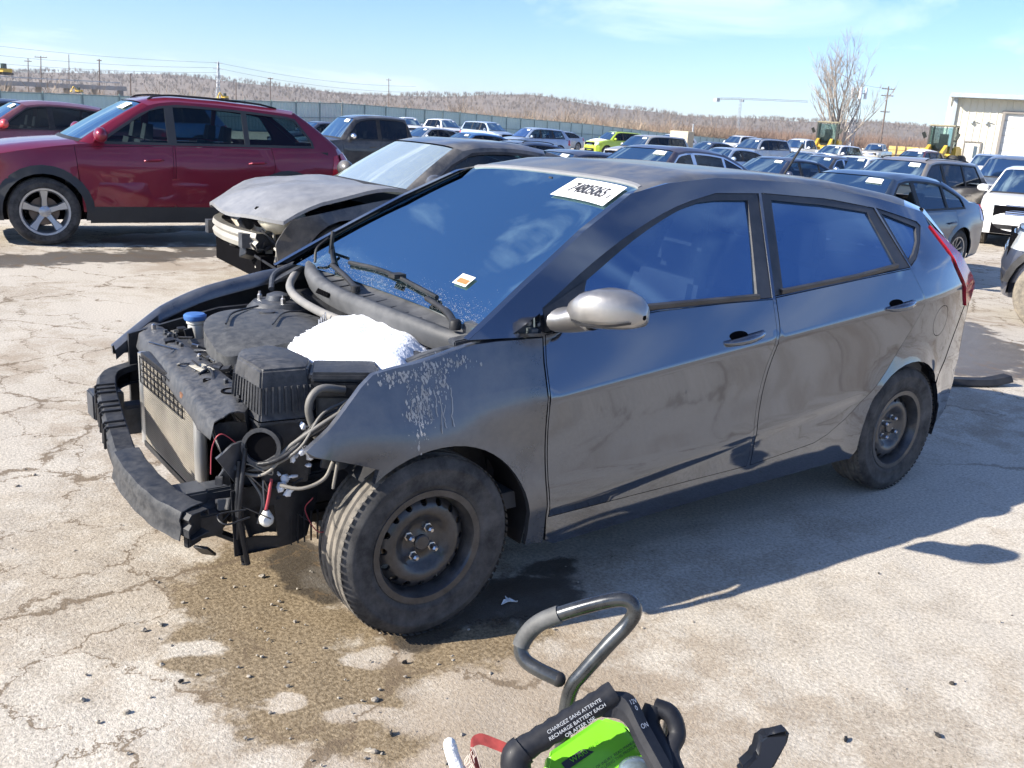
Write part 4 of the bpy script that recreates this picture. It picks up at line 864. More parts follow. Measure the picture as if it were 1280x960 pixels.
    # fender top flange turned into the bay
    top = np.array([p for p in smoothpath([(.40, .925), (.17, .925), (0, .893), (-.18, .862)] if sg < 0 else [(.40, .925), (.17, .92), (0, .89), (-.18, .85), (-.34, .785), (-.46, .72), (-.55, .667)], 5)])
    m = MB(); m.grid([[(x, sg*float(HY(x, z)), z), (x, sg*(float(HY(x, z))-.02), z+.004), (x, sg*(float(HY(x, z))-.05), z-.012), (x, sg*(float(HY(x, z))-.055), z-.05)] for x, z in top]); m.build('fender_flange', hprim, fe, 60)
    for cx in (.02, 2.56):
        m = MB(); A = np.array([[(cx+(.362+.01*math.sin(9*a))*math.cos(a), sg*yy, .295+.362*math.sin(a)) for yy in (.815, .70, .56)] for a in np.linspace(-.2, PI*.74 if cx < 1 else PI+.15, 18)]); m.grid(A); al_ = m.build('arch_liner', blackplastic, hero, 50)
        if cx > 1: m = MB(); m.box((cx, sg*.55, .5), (.75, .02, .6)); m.build('inner_panel', blackplastic, hero)
# ---- roof, glass and tail as strips across the car
HC = [(.255, .958), (1.09, 1.405), (1.35, 1.452), (1.75, 1.455), (2.25, 1.432), (2.72, 1.375), (2.90, 1.325), (3.10, 1.06), (3.20, .97), (3.235, .86), (3.25, .62), (3.18, .33)]
HE = [(.15, .94), (.965, 1.372), (1.25, 1.415), (1.75, 1.422), (2.25, 1.38), (2.62, 1.328), (2.80, 1.29), (3.00, 1.085), (3.15, .95), (3.17, .86), (3.17, .60), (3.10, .31)]
def hstrip(u0, u1, t0, t1, nu, nt_, n=2.8, d=0):
    u = np.linspace(u0, u1, nu); kx = np.arange(len(HC)); Cc = np.stack([np.interp(u, kx, [p[i] for p in HC]) for i in (0, 1)], 1); Ee = np.stack([np.interp(u, kx, [p[i] for p in HE]) for i in (0, 1)], 1)
    if u0 < 1 and u1 <= 1.01: q = 4*u*(1-u)*.018; Cc[:, 1] += q; Cc[:, 0] -= q*.5; Ee[:, 1] += q*.5
    t = np.linspace(t0, t1, nt_); ye = HY(Ee[:, 0], Ee[:, 1]); cs = (1-np.abs(t)**n).clip(0)**(1/n); A = np.zeros((nu, nt_, 3))
    A[..., 0] = Ee[:, :1]+(Cc[:, :1]-Ee[:, :1])*cs; A[..., 1] = ye[:, None]*t; A[..., 2] = Ee[:, 1:]+(Cc[:, 1:]-Ee[:, 1:])*cs
    if d:
        nn = np.cross(np.gradient(A, axis=1), np.gradient(A, axis=0)); nn /= np.linalg.norm(nn, axis=2)[..., None]+1e-9; nn[np.sum(nn*(A-np.array((1.5, 0, .7))), axis=2) < 0] *= -1; A = A+nn*d
    return A
rf = M('roof_hero', (.075, .078, .085), .42, .45, .5, var=.08, dust=.65, dcol=(.27, .255, .23), ds=4)
m = MB(); A = hstrip(1, 5.2, -1, 1, 26, 31); m.sheet(A, (0, 0, -.02)); m.build('roof', rf, hero, 50)
m = MB(); m.sheet(hstrip(.99, 1.03, -.93, .93, 2, 25, d=.004), (0, 0, -.01)); m.build('header_trim', M('trim_dusty', (.22, .22, .225), .5, var=.2), hero)
m = MB(); m.sheet(hstrip(5.2, 6, -1, 1, 5, 25), (0, 0, -.02)); m.build('spoiler', hp, hero, 50)
m = MB(); m.grid(hstrip(6.05, 6.95, -.9, .9, 5, 17, d=-.004)); m.build('rear_window', glass_dark, hero)
m = MB(); m.grid(hstrip(7, 9, -1, 1, 7, 21)); m.grid(hstrip(6, 7, .9, 1, 3, 4)); m.grid(hstrip(6, 7, -1, -.9, 3, 4)); m.build('tailgate', hp, hero, 50)
m = MB(); m.grid(hstrip(9, 11, -1, 1, 7, 21, d=.003)); m.build('rear_bumper', hp, hero, 50)
m = MB(); m.grid(hstrip(.0, .985, -.955, .955, 14, 27, d=-.004)); wsh = m.build('windshield', ws_hero, hero, 60)
m = MB(); m.grid(hstrip(.0, .985, -1, -.95, 14, 3, d=.001)); m.grid(hstrip(.0, .985, .95, 1, 14, 3, d=.001)); m.build('pillar_trim', framebk, wsh, 60)
# dust that the wipers pushed to the foot of the windshield
m = MB(); rg = np.random.default_rng(3); A = hstrip(.01, .30, -.9, .9, 14, 120, d=.0005)
for i in range(2000):
    a = int(min(13, abs(rg.normal(0, 2.0))+(1.5 if rg.random() < .2 else 0))); b = rg.integers(2, 118)
    if abs(b-60) > 58: continue
    P = A[a, b]+rg.normal(0, .008, 3)*np.array((.6, 1.2, 0)); P[2] += (P[0]-A[a, b][0])*.54; q = rg.uniform(.0006, .0024); th = rg.uniform(0, PI)
    dx = np.array((math.cos(th)*.88, math.sin(th), math.cos(th)*.47))*q; dy = np.array((-math.sin(th)*.88, math.cos(th), -math.sin(th)*.47))*q*.6
    m.add([P-dx, P-dy, P+dx, P+dy], [(0, 1, 2, 3)])
o = m.build('grit', M('grit', (.25, .25, .25), .9, var=.3, vs=60), wsh, 0); o['kind'] = 'stuff'
# lot number sticker and inspection sticker
def on_ws(u, t, d=.004): return hstrip(u, u+.004, t, t+.004, 2, 2, d=d)[0, 0]
m = MB(); m.grid(hstrip(.795, .958, -.83, -.27, 5, 14, d=.003)); stk = m.build('lot_sticker', paperw, hero)
c0 = on_ws(.877, -.525, .0065); vx = on_ws(.877, -.77)-on_ws(.877, -.28); vx /= np.linalg.norm(vx); vy = on_ws(.955, -.525)-on_ws(.80, -.525); vy -= vx*(vx@vy); vy /= np.linalg.norm(vy); vz = np.cross(vx, vy)
mm = Matrix.Identity(4)
for i in range(3): mm[i][0] = vx[i]; mm[i][1] = vy[i]; mm[i][2] = vz[i]; mm[i][3] = c0[i]
hw = np.linalg.norm(on_ws(.877, -.77)-on_ws(.877, -.28))
hv = np.linalg.norm(on_ws(.955, -.525)-on_ws(.80, -.525))
def ws_text(body, size, dx, dy, sx, bold=0):
    o = number_text(body, size, inkm, stk, Matrix.Translation((dx, dy, 0))@Matrix.Scale(sx, 4, (1, 0, 0)))
    for v in o.data.vertices: v.co = Vector(on_ws(.877+v.co.y/hv*.155, -.525-v.co.x/hw*.49, .0052))
ws_text('74805065', .100, .010, -.002, hw*.86/(.100*4.55)); ws_text('E', .036, hw*.52, -.016, .9)
m = MB(); m.grid(hstrip(.145, .205, -.56, -.44, 3, 5, d=.003)); is_ = m.build('inspection_sticker', M('stk', (.75, .72, .6), .6), hero)
m = MB(); m.grid(hstrip(.155, .18, -.55, -.46, 3, 5, d=.005)); m.build('sticker_print', M('stkred', (.6, .16, .05), .6), is_)
# ---- mirrors
mir = M('mirror_cap', (.34, .33, .32), .32, .8, .6, var=.1, dust=.3, dcol=(.45, .42, .37), ds=6)
for sg in (-1,):
    m = MB(); rows = []
    for k, (x, y, z, a, b) in enumerate([(.475, .845, 1.000, .010, .022), (.50, .865, 1.02, .045, .045), (.525, .905, 1.035, .075, .062), (.545, .95, 1.043, .085, .070), (.565, .995, 1.045, .084, .066), (.585, 1.03, 1.040, .070, .055), (.598, 1.052, 1.035, .045, .038), (.605, 1.06, 1.033, .008, .008)]):
        rows.append([(x+a*1.08*math.copysign(abs(math.cos(t))**.6, math.cos(t))*(1 if math.cos(t) < 0 else .7), sg*y, z+b*math.copysign(abs(math.sin(t))**.65, math.sin(t))*(1 if math.sin(t) > 0 else .85)) for t in np.linspace(0, 2*PI, 21)])
    m.grid(rows); mo = m.build('mirror', mir, hero, 60)
    m = MB(); m.grid([[(x+a*math.cos(t), sg*y, z+b*math.sin(t)) for t in np.linspace(0, 2*PI, 17)] for x, y, z, a, b in ((.49, .80, .985, .065, .042), (.50, .83, .990, .066, .044), (.515, .87, 1.005, .072, .050), (.53, .91, 1.02, .075, .052))]); m.build('mirror_arm', mir, mo, 60)
    m = MB(); m.grid([[(x_, sg*y_, z_-.004) for x_, y_, z_ in [(.448-.004, .90, 1.008), (.452, .95, 1.004), (.474, 1.0, 1.006), (.51, 1.035, 1.012), (.55, 1.058, 1.02)]], [(x_, sg*y_, z_) for x_, y_, z_ in [(.446-.004, .90, 1.012), (.450, .95, 1.008), (.472, 1.0, 1.010), (.508, 1.036, 1.016), (.55, 1.06, 1.024)]]]); m.build('mirror_seam', framebk, mo, 60)
    m = MB(); m.grid([[(.625+.002*math.cos(t), sg*(.965+.075*rr*math.cos(t)), 1.038+.048*rr*math.sin(t)) for t in np.linspace(0, 2*PI, 21)] for rr in (0, 1)]); m.build('mirror_glass', chrome, mo)
    m = MB(); panel(m, [(.45, .945), (.60, .985), (.655, 1.092), (.45, 1.01)], [], hs(sg, .001), .05, (0, 0, 0), (0, sg, 0)); m.build('mirror_sail', framebk, mo)
# ---- wheels: painted steel, four nuts
steel = M('steel_wheel', (.036, .038, .043), .38, .4, .5, var=.3, vs=14, dust=.4, dcol=(.12, .108, .095), ds=14)
nutm = M('wheel_nut', (.45, .45, .46), .3, 1, var=.2)
def steel_wheel(x, y, sg, turn=0):
    t = wheel(hero, 'wheel', x, y, .300, .185, sg, 0, steel, True, .182, turn=turn, n=64)
    h = .0925
    def prof(r): return np.interp(r, [0, .03, .036, .062, .075, .095, .118, .140, .158, .172], [.040, .040, .030, .030, .036, .058, .062, .050, .030, .022])*1.0
    m = MB(); holes = [[(.139*math.cos(a)+.0115*math.cos(b), .139*math.sin(a)+.0115*math.sin(b)) for b in np.linspace(0, 2*PI, 11)[:-1]] for a in np.arange(16)*2*PI/16]
    panel(m, arcp(0, .160, 0, 2*PI, 40, 0)[:-1], holes, lambda a, b: (a, sg*(prof(np.hypot(a, b))), b), .016, (0, -sg*.012, 0), (0, sg, 0)); m.build('wheel_disc', steel, t, 50)
    m = MB(); m.lathe([(.026, .03), (.026, .046), (.022, .050), (.0, .050)], 20, (0, 0, 0), 'y', True, sgn=sg); m.build('hub_cap', steel, t)
    for k in range(4):
        a = PI/4+k*PI/2+.25; c = (.05*math.cos(a), 0, .05*math.sin(a)); m = MB(); m.lathe([(.015, .028), (.015, .036), (.0115, .037), (.011, .058), (.006, .064), (0, .064)], 6, c, 'y', True, sgn=sg); m.build('wheel_nut', nutm, t, 20)
    # tread blocks: short cuts across the shoulder
    m = MB()
    for k in range(76):
        a = 2*PI*k/76
        for q in (-1, 1):
            c = np.array((math.cos(a)*.2975, q*.074, math.sin(a)*.2975)); tn = np.array((-math.sin(a), 0, math.cos(a))); rd = np.array((math.cos(a), 0, math.sin(a)))
            m.add([c-tn*.0085-np.array((0, .014, 0)), c+tn*.0085-np.array((0, .014, 0)), c+tn*.0085+np.array((0, .012, 0))-rd*.006*(q > 0), c-tn*.0085+np.array((0, .012, 0))-rd*.006*(q > 0)]+[p+rd*.0012 for p in (c-tn*.0065-np.array((0, .013, 0)), c+tn*.0065-np.array((0, .013, 0)), c+tn*.0065+np.array((0, .011, 0))-rd*.006*(q > 0), c-tn*.0065+np.array((0, .011, 0))-rd*.006*(q > 0))], [(4, 5, 6, 7), (0, 1, 5, 4), (1, 2, 6, 5), (2, 3, 7, 6), (3, 0, 4, 7)])
    m.build('tread_blocks', treadm, t, 20)['kind'] = 'stuff'
for x in (0, 2.57):
    for sg in (-1, 1): steel_wheel(x, sg*.735, sg, R(-1.5) if x == 0 else 0)
# ---- underbody, cabin
m = MB(); m.box((1.55, 0, .27), (3.0, 1.1, .16)); m.box((1.3, 0, .30), (1.5, 1.5, .14)); m.box((2.6, 0, .55), (1.0, .95, .4)); m.build('underbody', darkhole, hero)
cab = empty('interior', (0, 0, 0), 0, hero)
m = MB(); m.box((1.5, 0, .36), (2.4, 1.5, .06)); 
for sg in (-1, 1): m.box((1.6, sg*.745, .66), (2.4, .03, .58))
m.box((2.75, 0, .75), (.04, 1.4, .6)); m.build('cabin_tub', M('cabin_hero', (.12, .125, .13), .85), cab)
m = MB(); m.grid([[(.26+.50*t, y, .955+.035*t-.05*t*t-.05*(abs(y)/.7)**3+(.045*math.exp(-((y+.38)/.2)**2)*math.exp(-((t-.75)/.3)**2))) for y in np.linspace(-.70, .70, 25)] for t in np.linspace(0, 1, 9)]); m.box((.74, 0, .80), (.06, 1.4, .26)); m.build('dashboard', M('dash_hero', (.20, .215, .22), .8, var=.1, dust=.5, ds=3), cab, 50)
for xs_, sg in ((1.25, -1), (1.25, 1), (2.05, -1), (2.05, 1)):
    m = MB(); seat(m, xs_-.2, sg*.36, .42, 1.03); m.build('seat', M('seat_hero', (.20, .205, .21), .9), cab, bevel=.03)
m = MB(); m.tube([(.80+.05*math.sin(t), -.37+.18*math.cos(t), .95+.165*math.sin(t)) for t in np.linspace(0, 2*PI, 26)], .014, 8, False); m.bar((.80, -.54, .95), (.80, -.20, .95), .03, .05); m.box((.79, -.37, .93), (.05, .13, .12)); m.build('steering_wheel', blackplastic, cab, 60)
m = MB(); m.box((1.02, .0, 1.30), (.02, .22, .06)); m.bar((1.03, 0, 1.34), (1.05, 0, 1.38), .02, .02); m.build('rear_view_mirror', blackplastic, cab)
m = MB(); m.tube(smoothpath([(1.35, .66, 1.30), (1.36, .68, 1.1), (1.38, .70, .9)], 4), .018, 6); m.build('seat_belt', M('belt', (.10, .10, .11), .8), cab)
# ---- engine bay, laid open
def hb(name, mb, mat_, parent=hero, smooth=35, **k): return mb.build(name, mat_, parent, smooth, **k)
m = MB()
for sg in (-1, 1):
    m = MB(); A = np.array([[(x, sg*(.66-.05*(z-.4)), z) for z in (.30, .45, .62, .80-.22*max(0, -x-.12))] for x in np.linspace(-.50 if sg > 0 else -.06, .34, 8)]); m.sheet(A, (0, -sg*.02, 0)); hb('inner_wing', m, bayblack)
m = MB(); m.box((.33, 0, .62), (.03, 1.34, .62)); m.box((.26, 0, .83), (.14, 1.3, .04)); hb('firewall', m, bayblack)
for sg in (-1, 1):
    m = MB(); m.lathe([(.15, .40), (.145, .74), (.125, .80), (.10, .825), (.05, .83), (.045, .85), (.02, .86), (.0, .86)], 28, (.08, sg*.55, 0), 'z', True); st_ = hb('strut_tower', m, baymetal)
    for k in range(3):
        a = k*2.1+.4; q = MB(); q.lathe([(.011, .815), (.011, .845), (.006, .85), (.006, .86), (0, .86)], 6, (.08+.075*math.cos(a), sg*.55+.075*math.sin(a), 0), 'z', True); q.build('tower_nut', nutm, st_, 20)
    m = MB(); m.box((-.22, sg*.46, .43), (.84, .085, .11)); m.box((-.58, sg*.46, .445), (.16, .075, .085)); hb('frame_rail', m, baymetal, bevel=.008)
m = MB(); m.box((-.05, 0, .32), (.8, .95, .06)); m.box((-.25, .12, .55), (.36, .55, .36), (0, .1, .1)); m.box((.05, .15, .60), (.3, .7, .22)); hb('engine_block', m, M('engine_dark', (.02, .02, .021), .6, var=.4, dust=.4, dcol=(.09, .09, .09)), bevel=.02)
# ancillaries: hoses, brackets, pulleys filling the well
rg = np.random.default_rng(11)
for k in range(26):
    a = np.array((rg.uniform(-.36, .22), rg.uniform(-.55, .6), rg.uniform(.50, .66))); b = a+np.array((rg.uniform(-.25, .25), rg.uniform(-.3, .3), rg.uniform(-.12, .06))); b[0] = max(b[0], -.41)
    mid = (a+b)/2+np.array((rg.uniform(-.02, .08), rg.uniform(-.08, .08), rg.uniform(.0, .07)))
    m = MB(); m.tube(smoothpath([a, mid, b], 7), rg.uniform(.006, .017), 8); hb('hose', m, [bayblack, baygrey, bayblack, baymetal][k % 4], smooth=60)
for k in range(16):
    m = MB(); m.box((rg.uniform(-.42, .2), rg.uniform(-.5, .6), rg.uniform(.55, .68)), rg.uniform(.03, .10, 3), rg.uniform(-.4, .4, 3)); hb('bracket', m, [baymetal, bayblack, baygrey][k % 3], bevel=.006)
for k in range(34):
    c = np.array((rg.uniform(-.41, -.30)+.10*(k % 3 == 0), rg.uniform(-.30, .50), rg.uniform(.66, .745))); m = MB()
    if k % 3: m.box(c, rg.uniform(.012, .045, 3), rg.uniform(-.5, .5, 3))
    else: m.tube(smoothpath([c, c+rg.normal(0, .03, 3), c+rg.normal(0, .05, 3)], 5), rg.uniform(.003, .008), 6)
    hb('small_fitting', m, [bayblack, bayblack, baygrey, baymetal][k % 4])
# engine cover
oc = smoothpath([(-.39, -.06), (-.375, .10), (-.33, .24), (-.25, .36), (-.12, .455), (.02, .50), (.10, .47), (.125, .30), (.10, .12), (.03, -.02), (-.10, -.115), (-.25, -.14), (-.36, -.12), (-.39, -.06)], 4)[:-1]
cc = oc.mean(0)
def ecz(x, y):
    d = np.linalg.norm(np.stack([x-cc[0], y-cc[1]]), axis=0); r = np.hypot((x-cc[0])/.29, (y-cc[1])/.36)
    return .845-.045*np.clip(r, 0, 1.3)**3+.010*np.exp(-((x+.10)/.05)**2)*np.exp(-((y-.22)/.13)**2)-.004*np.cos((x+.35*y)*60)*sstep(.02, .10, x+.2*y)
m = MB(); panel(m, oc, [], lambda x, y: (x, y, ecz(x, y)), .025, (0, 0, -.06), (0, 0, 1)); ec = hb('engine_cover', m, M('cover_plastic', (.045, .047, .050), .5, spec=.3, var=.12, vs=18, dust=.5, dcol=(.17, .17, .168), ds=34), smooth=50)
m = MB()
m.tube(smoothpath([(-.30, .10, .849), (-.22, .25, .853), (-.08, .36, .848)], 5), .004, 6); m.tube(smoothpath([(-.16, .02, .852), (-.06, .16, .858), (.03, .20, .852)], 5), .003, 6); m.build('cover_rib', bayblack, ec)
m = MB(); m.lathe([(.030, .853), (.030, .857), (.022, .858), (.0, .858)], 20, (-.10, .22, 0), 'z', True); m.build('cover_emblem', baygrey, ec)

# washer bottle neck with blue cap
m = MB(); m.lathe([(.028, .62), (.028, .77), (.033, .775), (.033, .79)], 20, (-.29, .47, 0), 'z', True); wn_ = hb('washer_neck', m, M('neck_plastic', (.55, .55, .52), .5, var=.2))
m = MB(); m.lathe([(.040, .788), (.043, .795), (.043, .806), (.036, .812), (.0, .814)], 24, (-.29, .47, 0), 'z', True); m.build('blue_cap', M('bluecap', (.05, .14, .38), .4, var=.1), wn_)
# upper radiator support: a pressed panel with turned-down lips
sup = smoothpath([(-.40, .70), (-.42, .60), (-.43, .45), (-.445, .25), (-.46, .05), (-.475, -.15), (-.485, -.33), (-.50, -.46), (-.53, -.56)], 4); wsup = np.interp(np.arange(len(sup)), [0, 6, 14, 22, 28, 32], [.08, .10, .12, .145, .16, .09])
m = MB(); rows = []
for (x, y), wd in zip(sup, wsup):
    zz = .735-.02*abs(y); rows.append([(x-wd/2-.012, y, zz-.055), (x-wd/2, y, zz-.006), (x-wd/2+.02, y, zz+.004), (x-.02, y, zz+.004), (x+.0, y, zz+.016), (x+wd/2-.02, y, zz+.018), (x+wd/2, y, zz+.012), (x+wd/2+.008, y, zz-.05)])
m.sheet(np.array(rows), (0, 0, -.004)); usup = hb('radiator_support', m, baygrey, smooth=60)
for (x, y, r_) in ((-.455, -.37, .026), (-.45, -.05, .016), (-.44, .12, .012), (-.42, .33, .014), (-.48, -.22, .010)):
    q = MB(); q.lathe([(r_*1.25, .722), (r_*1.2, .7475), (r_, .7485), (r_*.95, .738), (0, .737)], 20, (x, y, 0), 'z', True); q.build('support_hole_shade', darkhole, usup)  # black discs paint the shade of holes that are not cut
for k in range(7):
    y = -.45+k*.17; q = MB(); q.lathe([(.009, .74), (.009, .757), (.004, .761), (0, .761)], 6, (-.42-.03*(y < 0)+.01*(k % 2), y, 0), 'z', True); q.build('support_bolt', nutm if k % 3 == 0 else baymetal, usup, 20)
for s_ in ((-.53, -.545, .70), (-.40, .70, .70)):
    m = MB(); e_ = 1 if s_[1] > 0 else -1; A = np.array([[(s_[0]+.09*t+dx_, s_[1]+e_*.03*t, s_[2]-.36*t) for dx_ in (-.045, -.02, .02, .055)] for t in np.linspace(0, 1, 9)]); A[:, 1:3, 1] -= e_*.025; m.sheet(A, (0, e_*.004, 0)); hb('support_leg', m, bayblack, smooth=50)
# radiator, condenser, side tank, net, fan
finm = M('radiator_fins', (.40, .37, .32), .5, .6, var=.25, vs=5, dust=.35, dcol=(.36, .32, .26))
m = MB(); m.box((-.515, .05, .53), (.022, .58, .32)); rad = hb('radiator', m, finm)
m = MB()
for k in range(40):
    z = .378+k*.0078; m.box((-.5285, .05, z), (.004, .575, .0022))
for k in range(64): m.box((-.5275, -.235+k*.0091, .53), (.0022, .0012, .315))
m.build('radiator_fin', finm, rad, 0)['kind'] = 'stuff'
for y_, r_ in ((-.262, .021), (.362, .017)): m = MB(); m.tube([(-.52, y_, .36), (-.52, y_, .705)], r_, 14); m.build('side_tank', M('tank_alu', (.50, .50, .49), .4, .8, var=.15), rad, 50)
m = MB(); m.box((-.515, .05, .70), (.03, .60, .02)); m.box((-.515, .05, .36), (.035, .60, .02)); m.build('radiator_frame', bayblack, rad)
m = MB()
for k in range(5): m.bar((-.537, -.14, .60+k*.024), (-.537, .34, .60+k*.024), .004, .003)
for k in range(12): m.bar((-.537, -.14+k*.0436, .60), (-.537, -.14+k*.0436, .70), .003, .004, (1, 0, 0))
m.build('grille_net', bayblack, rad)
m = MB(); m.lathe([(.02, .68), (.03, .69), (.03, .705), (.0, .71)], 14, (-.53, -.20, 0), 'z', True); hb('coolant_pipe', m, M('rust', (.16, .075, .04), .8, var=.4, vs=30))
m = MB(); m.box((-.45, .05, .54), (.05, .5, .34)); hb('fan_shroud', m, darkhole)
# bumper beam with pressed ribs
bp_ = smoothpath([(-.475, .66, .575), (-.585, .60, .565), (-.635, .46, .55), (-.672, .25, .53), (-.705, .02, .51), (-.725, -.18, .495), (-.725, -.36, .485), (-.705, -.52, .475), (-.66, -.645, .468)], 5)
T = np.gradient(bp_, axis=0); T[:, 2] = 0; T /= np.linalg.norm(T, axis=1)[:, None]; Nn = np.stack([T[:, 1], -T[:, 0], 0*T[:, 0]], 1); Nn[Nn[:, 0] > 0] *= -1
rows = []
for p, n_, k in zip(bp_, Nn, range(99)):
    dent = .012*math.exp(-((p[1]+.08)/.05)**2)
    rows.append([p+n_*a+np.array((0, 0, b-dent*(b > 0))) for a, b in ((-.040, .0), (-.036, .020), (.018, .019), (.030, .004), (.020, -.012), (.030, -.026), (.030, -.050), (.022, -.056), (-.040, -.050))])
m = MB(); m.sheet(np.array(rows), (.003, 0, -.002)); m.add(rows[0], [tuple(range(9))]); beam = hb('bumper_beam', m, M('beam_black', (.014, .015, .018), .55, 0, spec=.35, var=.35, dust=.34, dcol=(.16, .16, .16), ds=30, up=.8), smooth=30)
for k in range(8):
    i = 10+int(k*1.35); p, n_, t_ = bp_[i], Nn[i], T[i]; q = MB(); q.bar(p+n_*(-.035)+np.array((0, 0, .023)), p+n_*.030+np.array((0, 0, .019)), .012, .008); q.bar(p+n_*.032+np.array((0, 0, .018)), p+n_*.034+np.array((0, 0, -.055)), .012, .008, (1, 0, 0)); q.build('beam_rib', blackplastic, beam, bevel=.002)
i0, i1 = 24, len(bp_)-1                       # thin steel skin torn open over the near end
A = np.array([[bp_[i]+Nn[i]*a+np.array((0, 0, b+.0022*math.sin(i*1.7+a*60))) for a, b in ((-.045, .026), (-.005, .027), (.028, .023), (.038, .0), (.032, -.025), (.040, -.062))] for i in range(i0, i1)]); m = MB(); m.sheet(A, (-.003, 0, .002)); m.build('torn_skin', M('torn', (.018, .020, .024), .48, 0, spec=.4, var=.4, dust=.34, dcol=(.19, .185, .18), ds=30), beam, 40)
m = MB(); m.box((-.665, -.615, .43), (.06, .02, .10), (0, 0, .6)); m.bar((-.64, -.60, .36), (-.60, -.56, .31), .05, .008); m.box((-.60, -.56, .41), (.07, .05, .07)); m.build('beam_end', bayblack, beam, bevel=.004)
for sg in (-1, 1):
    m = MB(); yb = .46; m.box((-.635, sg*yb, .47+.03*sg), (.11, .10, .10)); m.build('crash_box', baymetal, beam, bevel=.006)
# air filter box: lid with ribs, lower case, intake throat shaded by a black disc
m = MB(); lid = [(-.455, -.60), (-.46, -.40), (-.42, -.31), (-.31, -.285), (-.255, -.36), (-.245, -.53), (-.30, -.62)]
n_ = len(lid); c_ = np.mean(lid, 0); lv = []
for z, k in ((.715, 1.04), (.73, 1.0), (.825, .93), (.860, .87), (.868, .74)): lv.append([(c_[0]+(x-c_[0])*k, c_[1]+(y-c_[1])*k, z) for x, y in lid])
for a in range(4): m.add(lv[a]+lv[a+1], [(i, (i+1) % n_, n_+(i+1) % n_, n_+i) for i in range(n_)])
m.add(lv[4], [tuple(range(n_))]); ab = hb('air_filter_lid', m, baygrey, bevel=.006)
m = MB(); lp = dens(lid, .022)
for x, y in lp:
    if x < -.28 or y < -.5:
        a = np.array((c_[0]+(x-c_[0])*1.015, c_[1]+(y-c_[1])*1.015, .735)); b = np.array((c_[0]+(x-c_[0])*.945, c_[1]+(y-c_[1])*.955, .812)); m.bar(a, b, .006, .010)
m.build('lid_ribs', baygrey, ab)
m = MB(); lv = [[(c_[0]+(x-c_[0])*k, c_[1]+(y-c_[1])*k, z) for x, y in lid] for z, k in ((.713, 1.07), (.702, 1.07), (.70, 1.0), (.50, .88))]
for a in range(3): m.add(lv[a]+lv[a+1], [(i, (i+1) % n_, n_+(i+1) % n_, n_+i) for i in range(n_)])
hb('air_filter_case', m, baygrey, bevel=.004)
th = np.linspace(0, 2*PI, 25); m = MB(); ax = np.array((-.55, -.8, .12)); ax /= np.linalg.norm(ax); u_ = np.cross(ax, (0, 0, 1)); u_ /= np.linalg.norm(u_); v_ = np.cross(u_, ax); c0_ = np.array((-.445, -.60, .640))
m.grid([[c0_+ax*d+r_*(u_*math.cos(t)+v_*math.sin(t)) for t in th] for d, r_ in ((-.03, .052), (.02, .052), (.03, .058), (.034, .058), (.034, .046), (-.04, .040))]); thr = hb('intake_throat', m, baygrey, smooth=50)
m = MB(); m.grid([[c0_+ax*.024+r_*(u_*math.cos(t)+v_*math.sin(t)) for t in th] for r_ in (.0, .044)]); m.build('throat_shade', darkhole, thr)  # black disc painted in as the shade inside the throat
# battery, fuse box, snow heap lying on them
m = MB(); m.box((.06, -.42, .70), (.26, .20, .20)); hb('battery', m, bayblack, bevel=.008)
m = MB(); m.box((-.255, -.44, .835), (.04, .20, .018), (0, 0, -.5)); hb('battery_clamp', m, M('redplastic', (.20, .05, .04), .6, var=.3, dust=.5), bevel=.003)
m = MB(); m.box((-.185, -.60, .80), (.20, .15, .06), (0, 0, -.45)); fb = hb('fuse_box', m, bayblack, bevel=.010)
m = MB(); m.box((-.185, -.60, .838), (.215, .165, .026), (0, 0, -.45), .93); m.build('fuse_box_lid', bayblack, fb, bevel=.008)
m = MB(); m.box((-.19, -.60, .73), (.16, .12, .10), (0, 0, -.45)); m.build('fuse_box_base', M('dirtyplastic', (.09, .085, .075), .7, var=.4, vs=20), fb, bevel=.008)
so_ = smoothpath([(-.27, -.42), (-.21, -.24), (-.10, -.08), (.03, .02), (.20, .04), (.34, -.05), (.34, -.28), (.26, -.45), (.14, -.58), (.02, -.66), (-.06, -.67), (-.11, -.58), (-.19, -.49), (-.27, -.42)], 4)[:-1]; sc_ = so_.mean(0)
def snz(x, y):
    d = np.min(np.hypot(x[:, None]-so_[None, :, 0], y[:, None]-so_[None, :, 1]), axis=1)
    n1 = np.sin(23*x+3)*np.sin(19*y+1)+.6*np.sin(51*x+7*y)*np.sin(47*y-9*x)+.35*np.sin(97*x+2)*np.sin(88*y)
    return .818+.055*np.clip(d/.09, 0, 1)**.6+.020*np.clip(d/.2, 0, 1)+n1*.0060*np.clip(d/.03, 0, 1)
rgs = np.random.default_rng(5); so_ = dens(so_, .02); so_ = so_+rgs.normal(0, .0045, so_.shape)
m = MB(); panel(m, so_, [], lambda x, y: (x, y, snz(x, y)), .016, (0, 0, -.035), (0, 0, 1)); sn = m.build('snow_heap', snowm, None, 70); tag(sn, 'heap of white snow lying on the battery in the open engine bay', 'snow')
m = MB()
for k in range(46):
    p = [(-.30, -.60, .68), (-.33, -.66, .60), (-.20, -.66, .66), (-.25, -.56, .64), (-.40, -.63, .52)][k % 5]; m.ball(np.array(p)+rgs.normal(0, .018, 3), rgs.uniform(.004, .016, 3), 7, 5, .2, k)
tag(m.build('snow_crumbs', snowm, None, 70), 'small crumbs of snow caught among the cables beside the air filter', 'snow', kind='stuff')
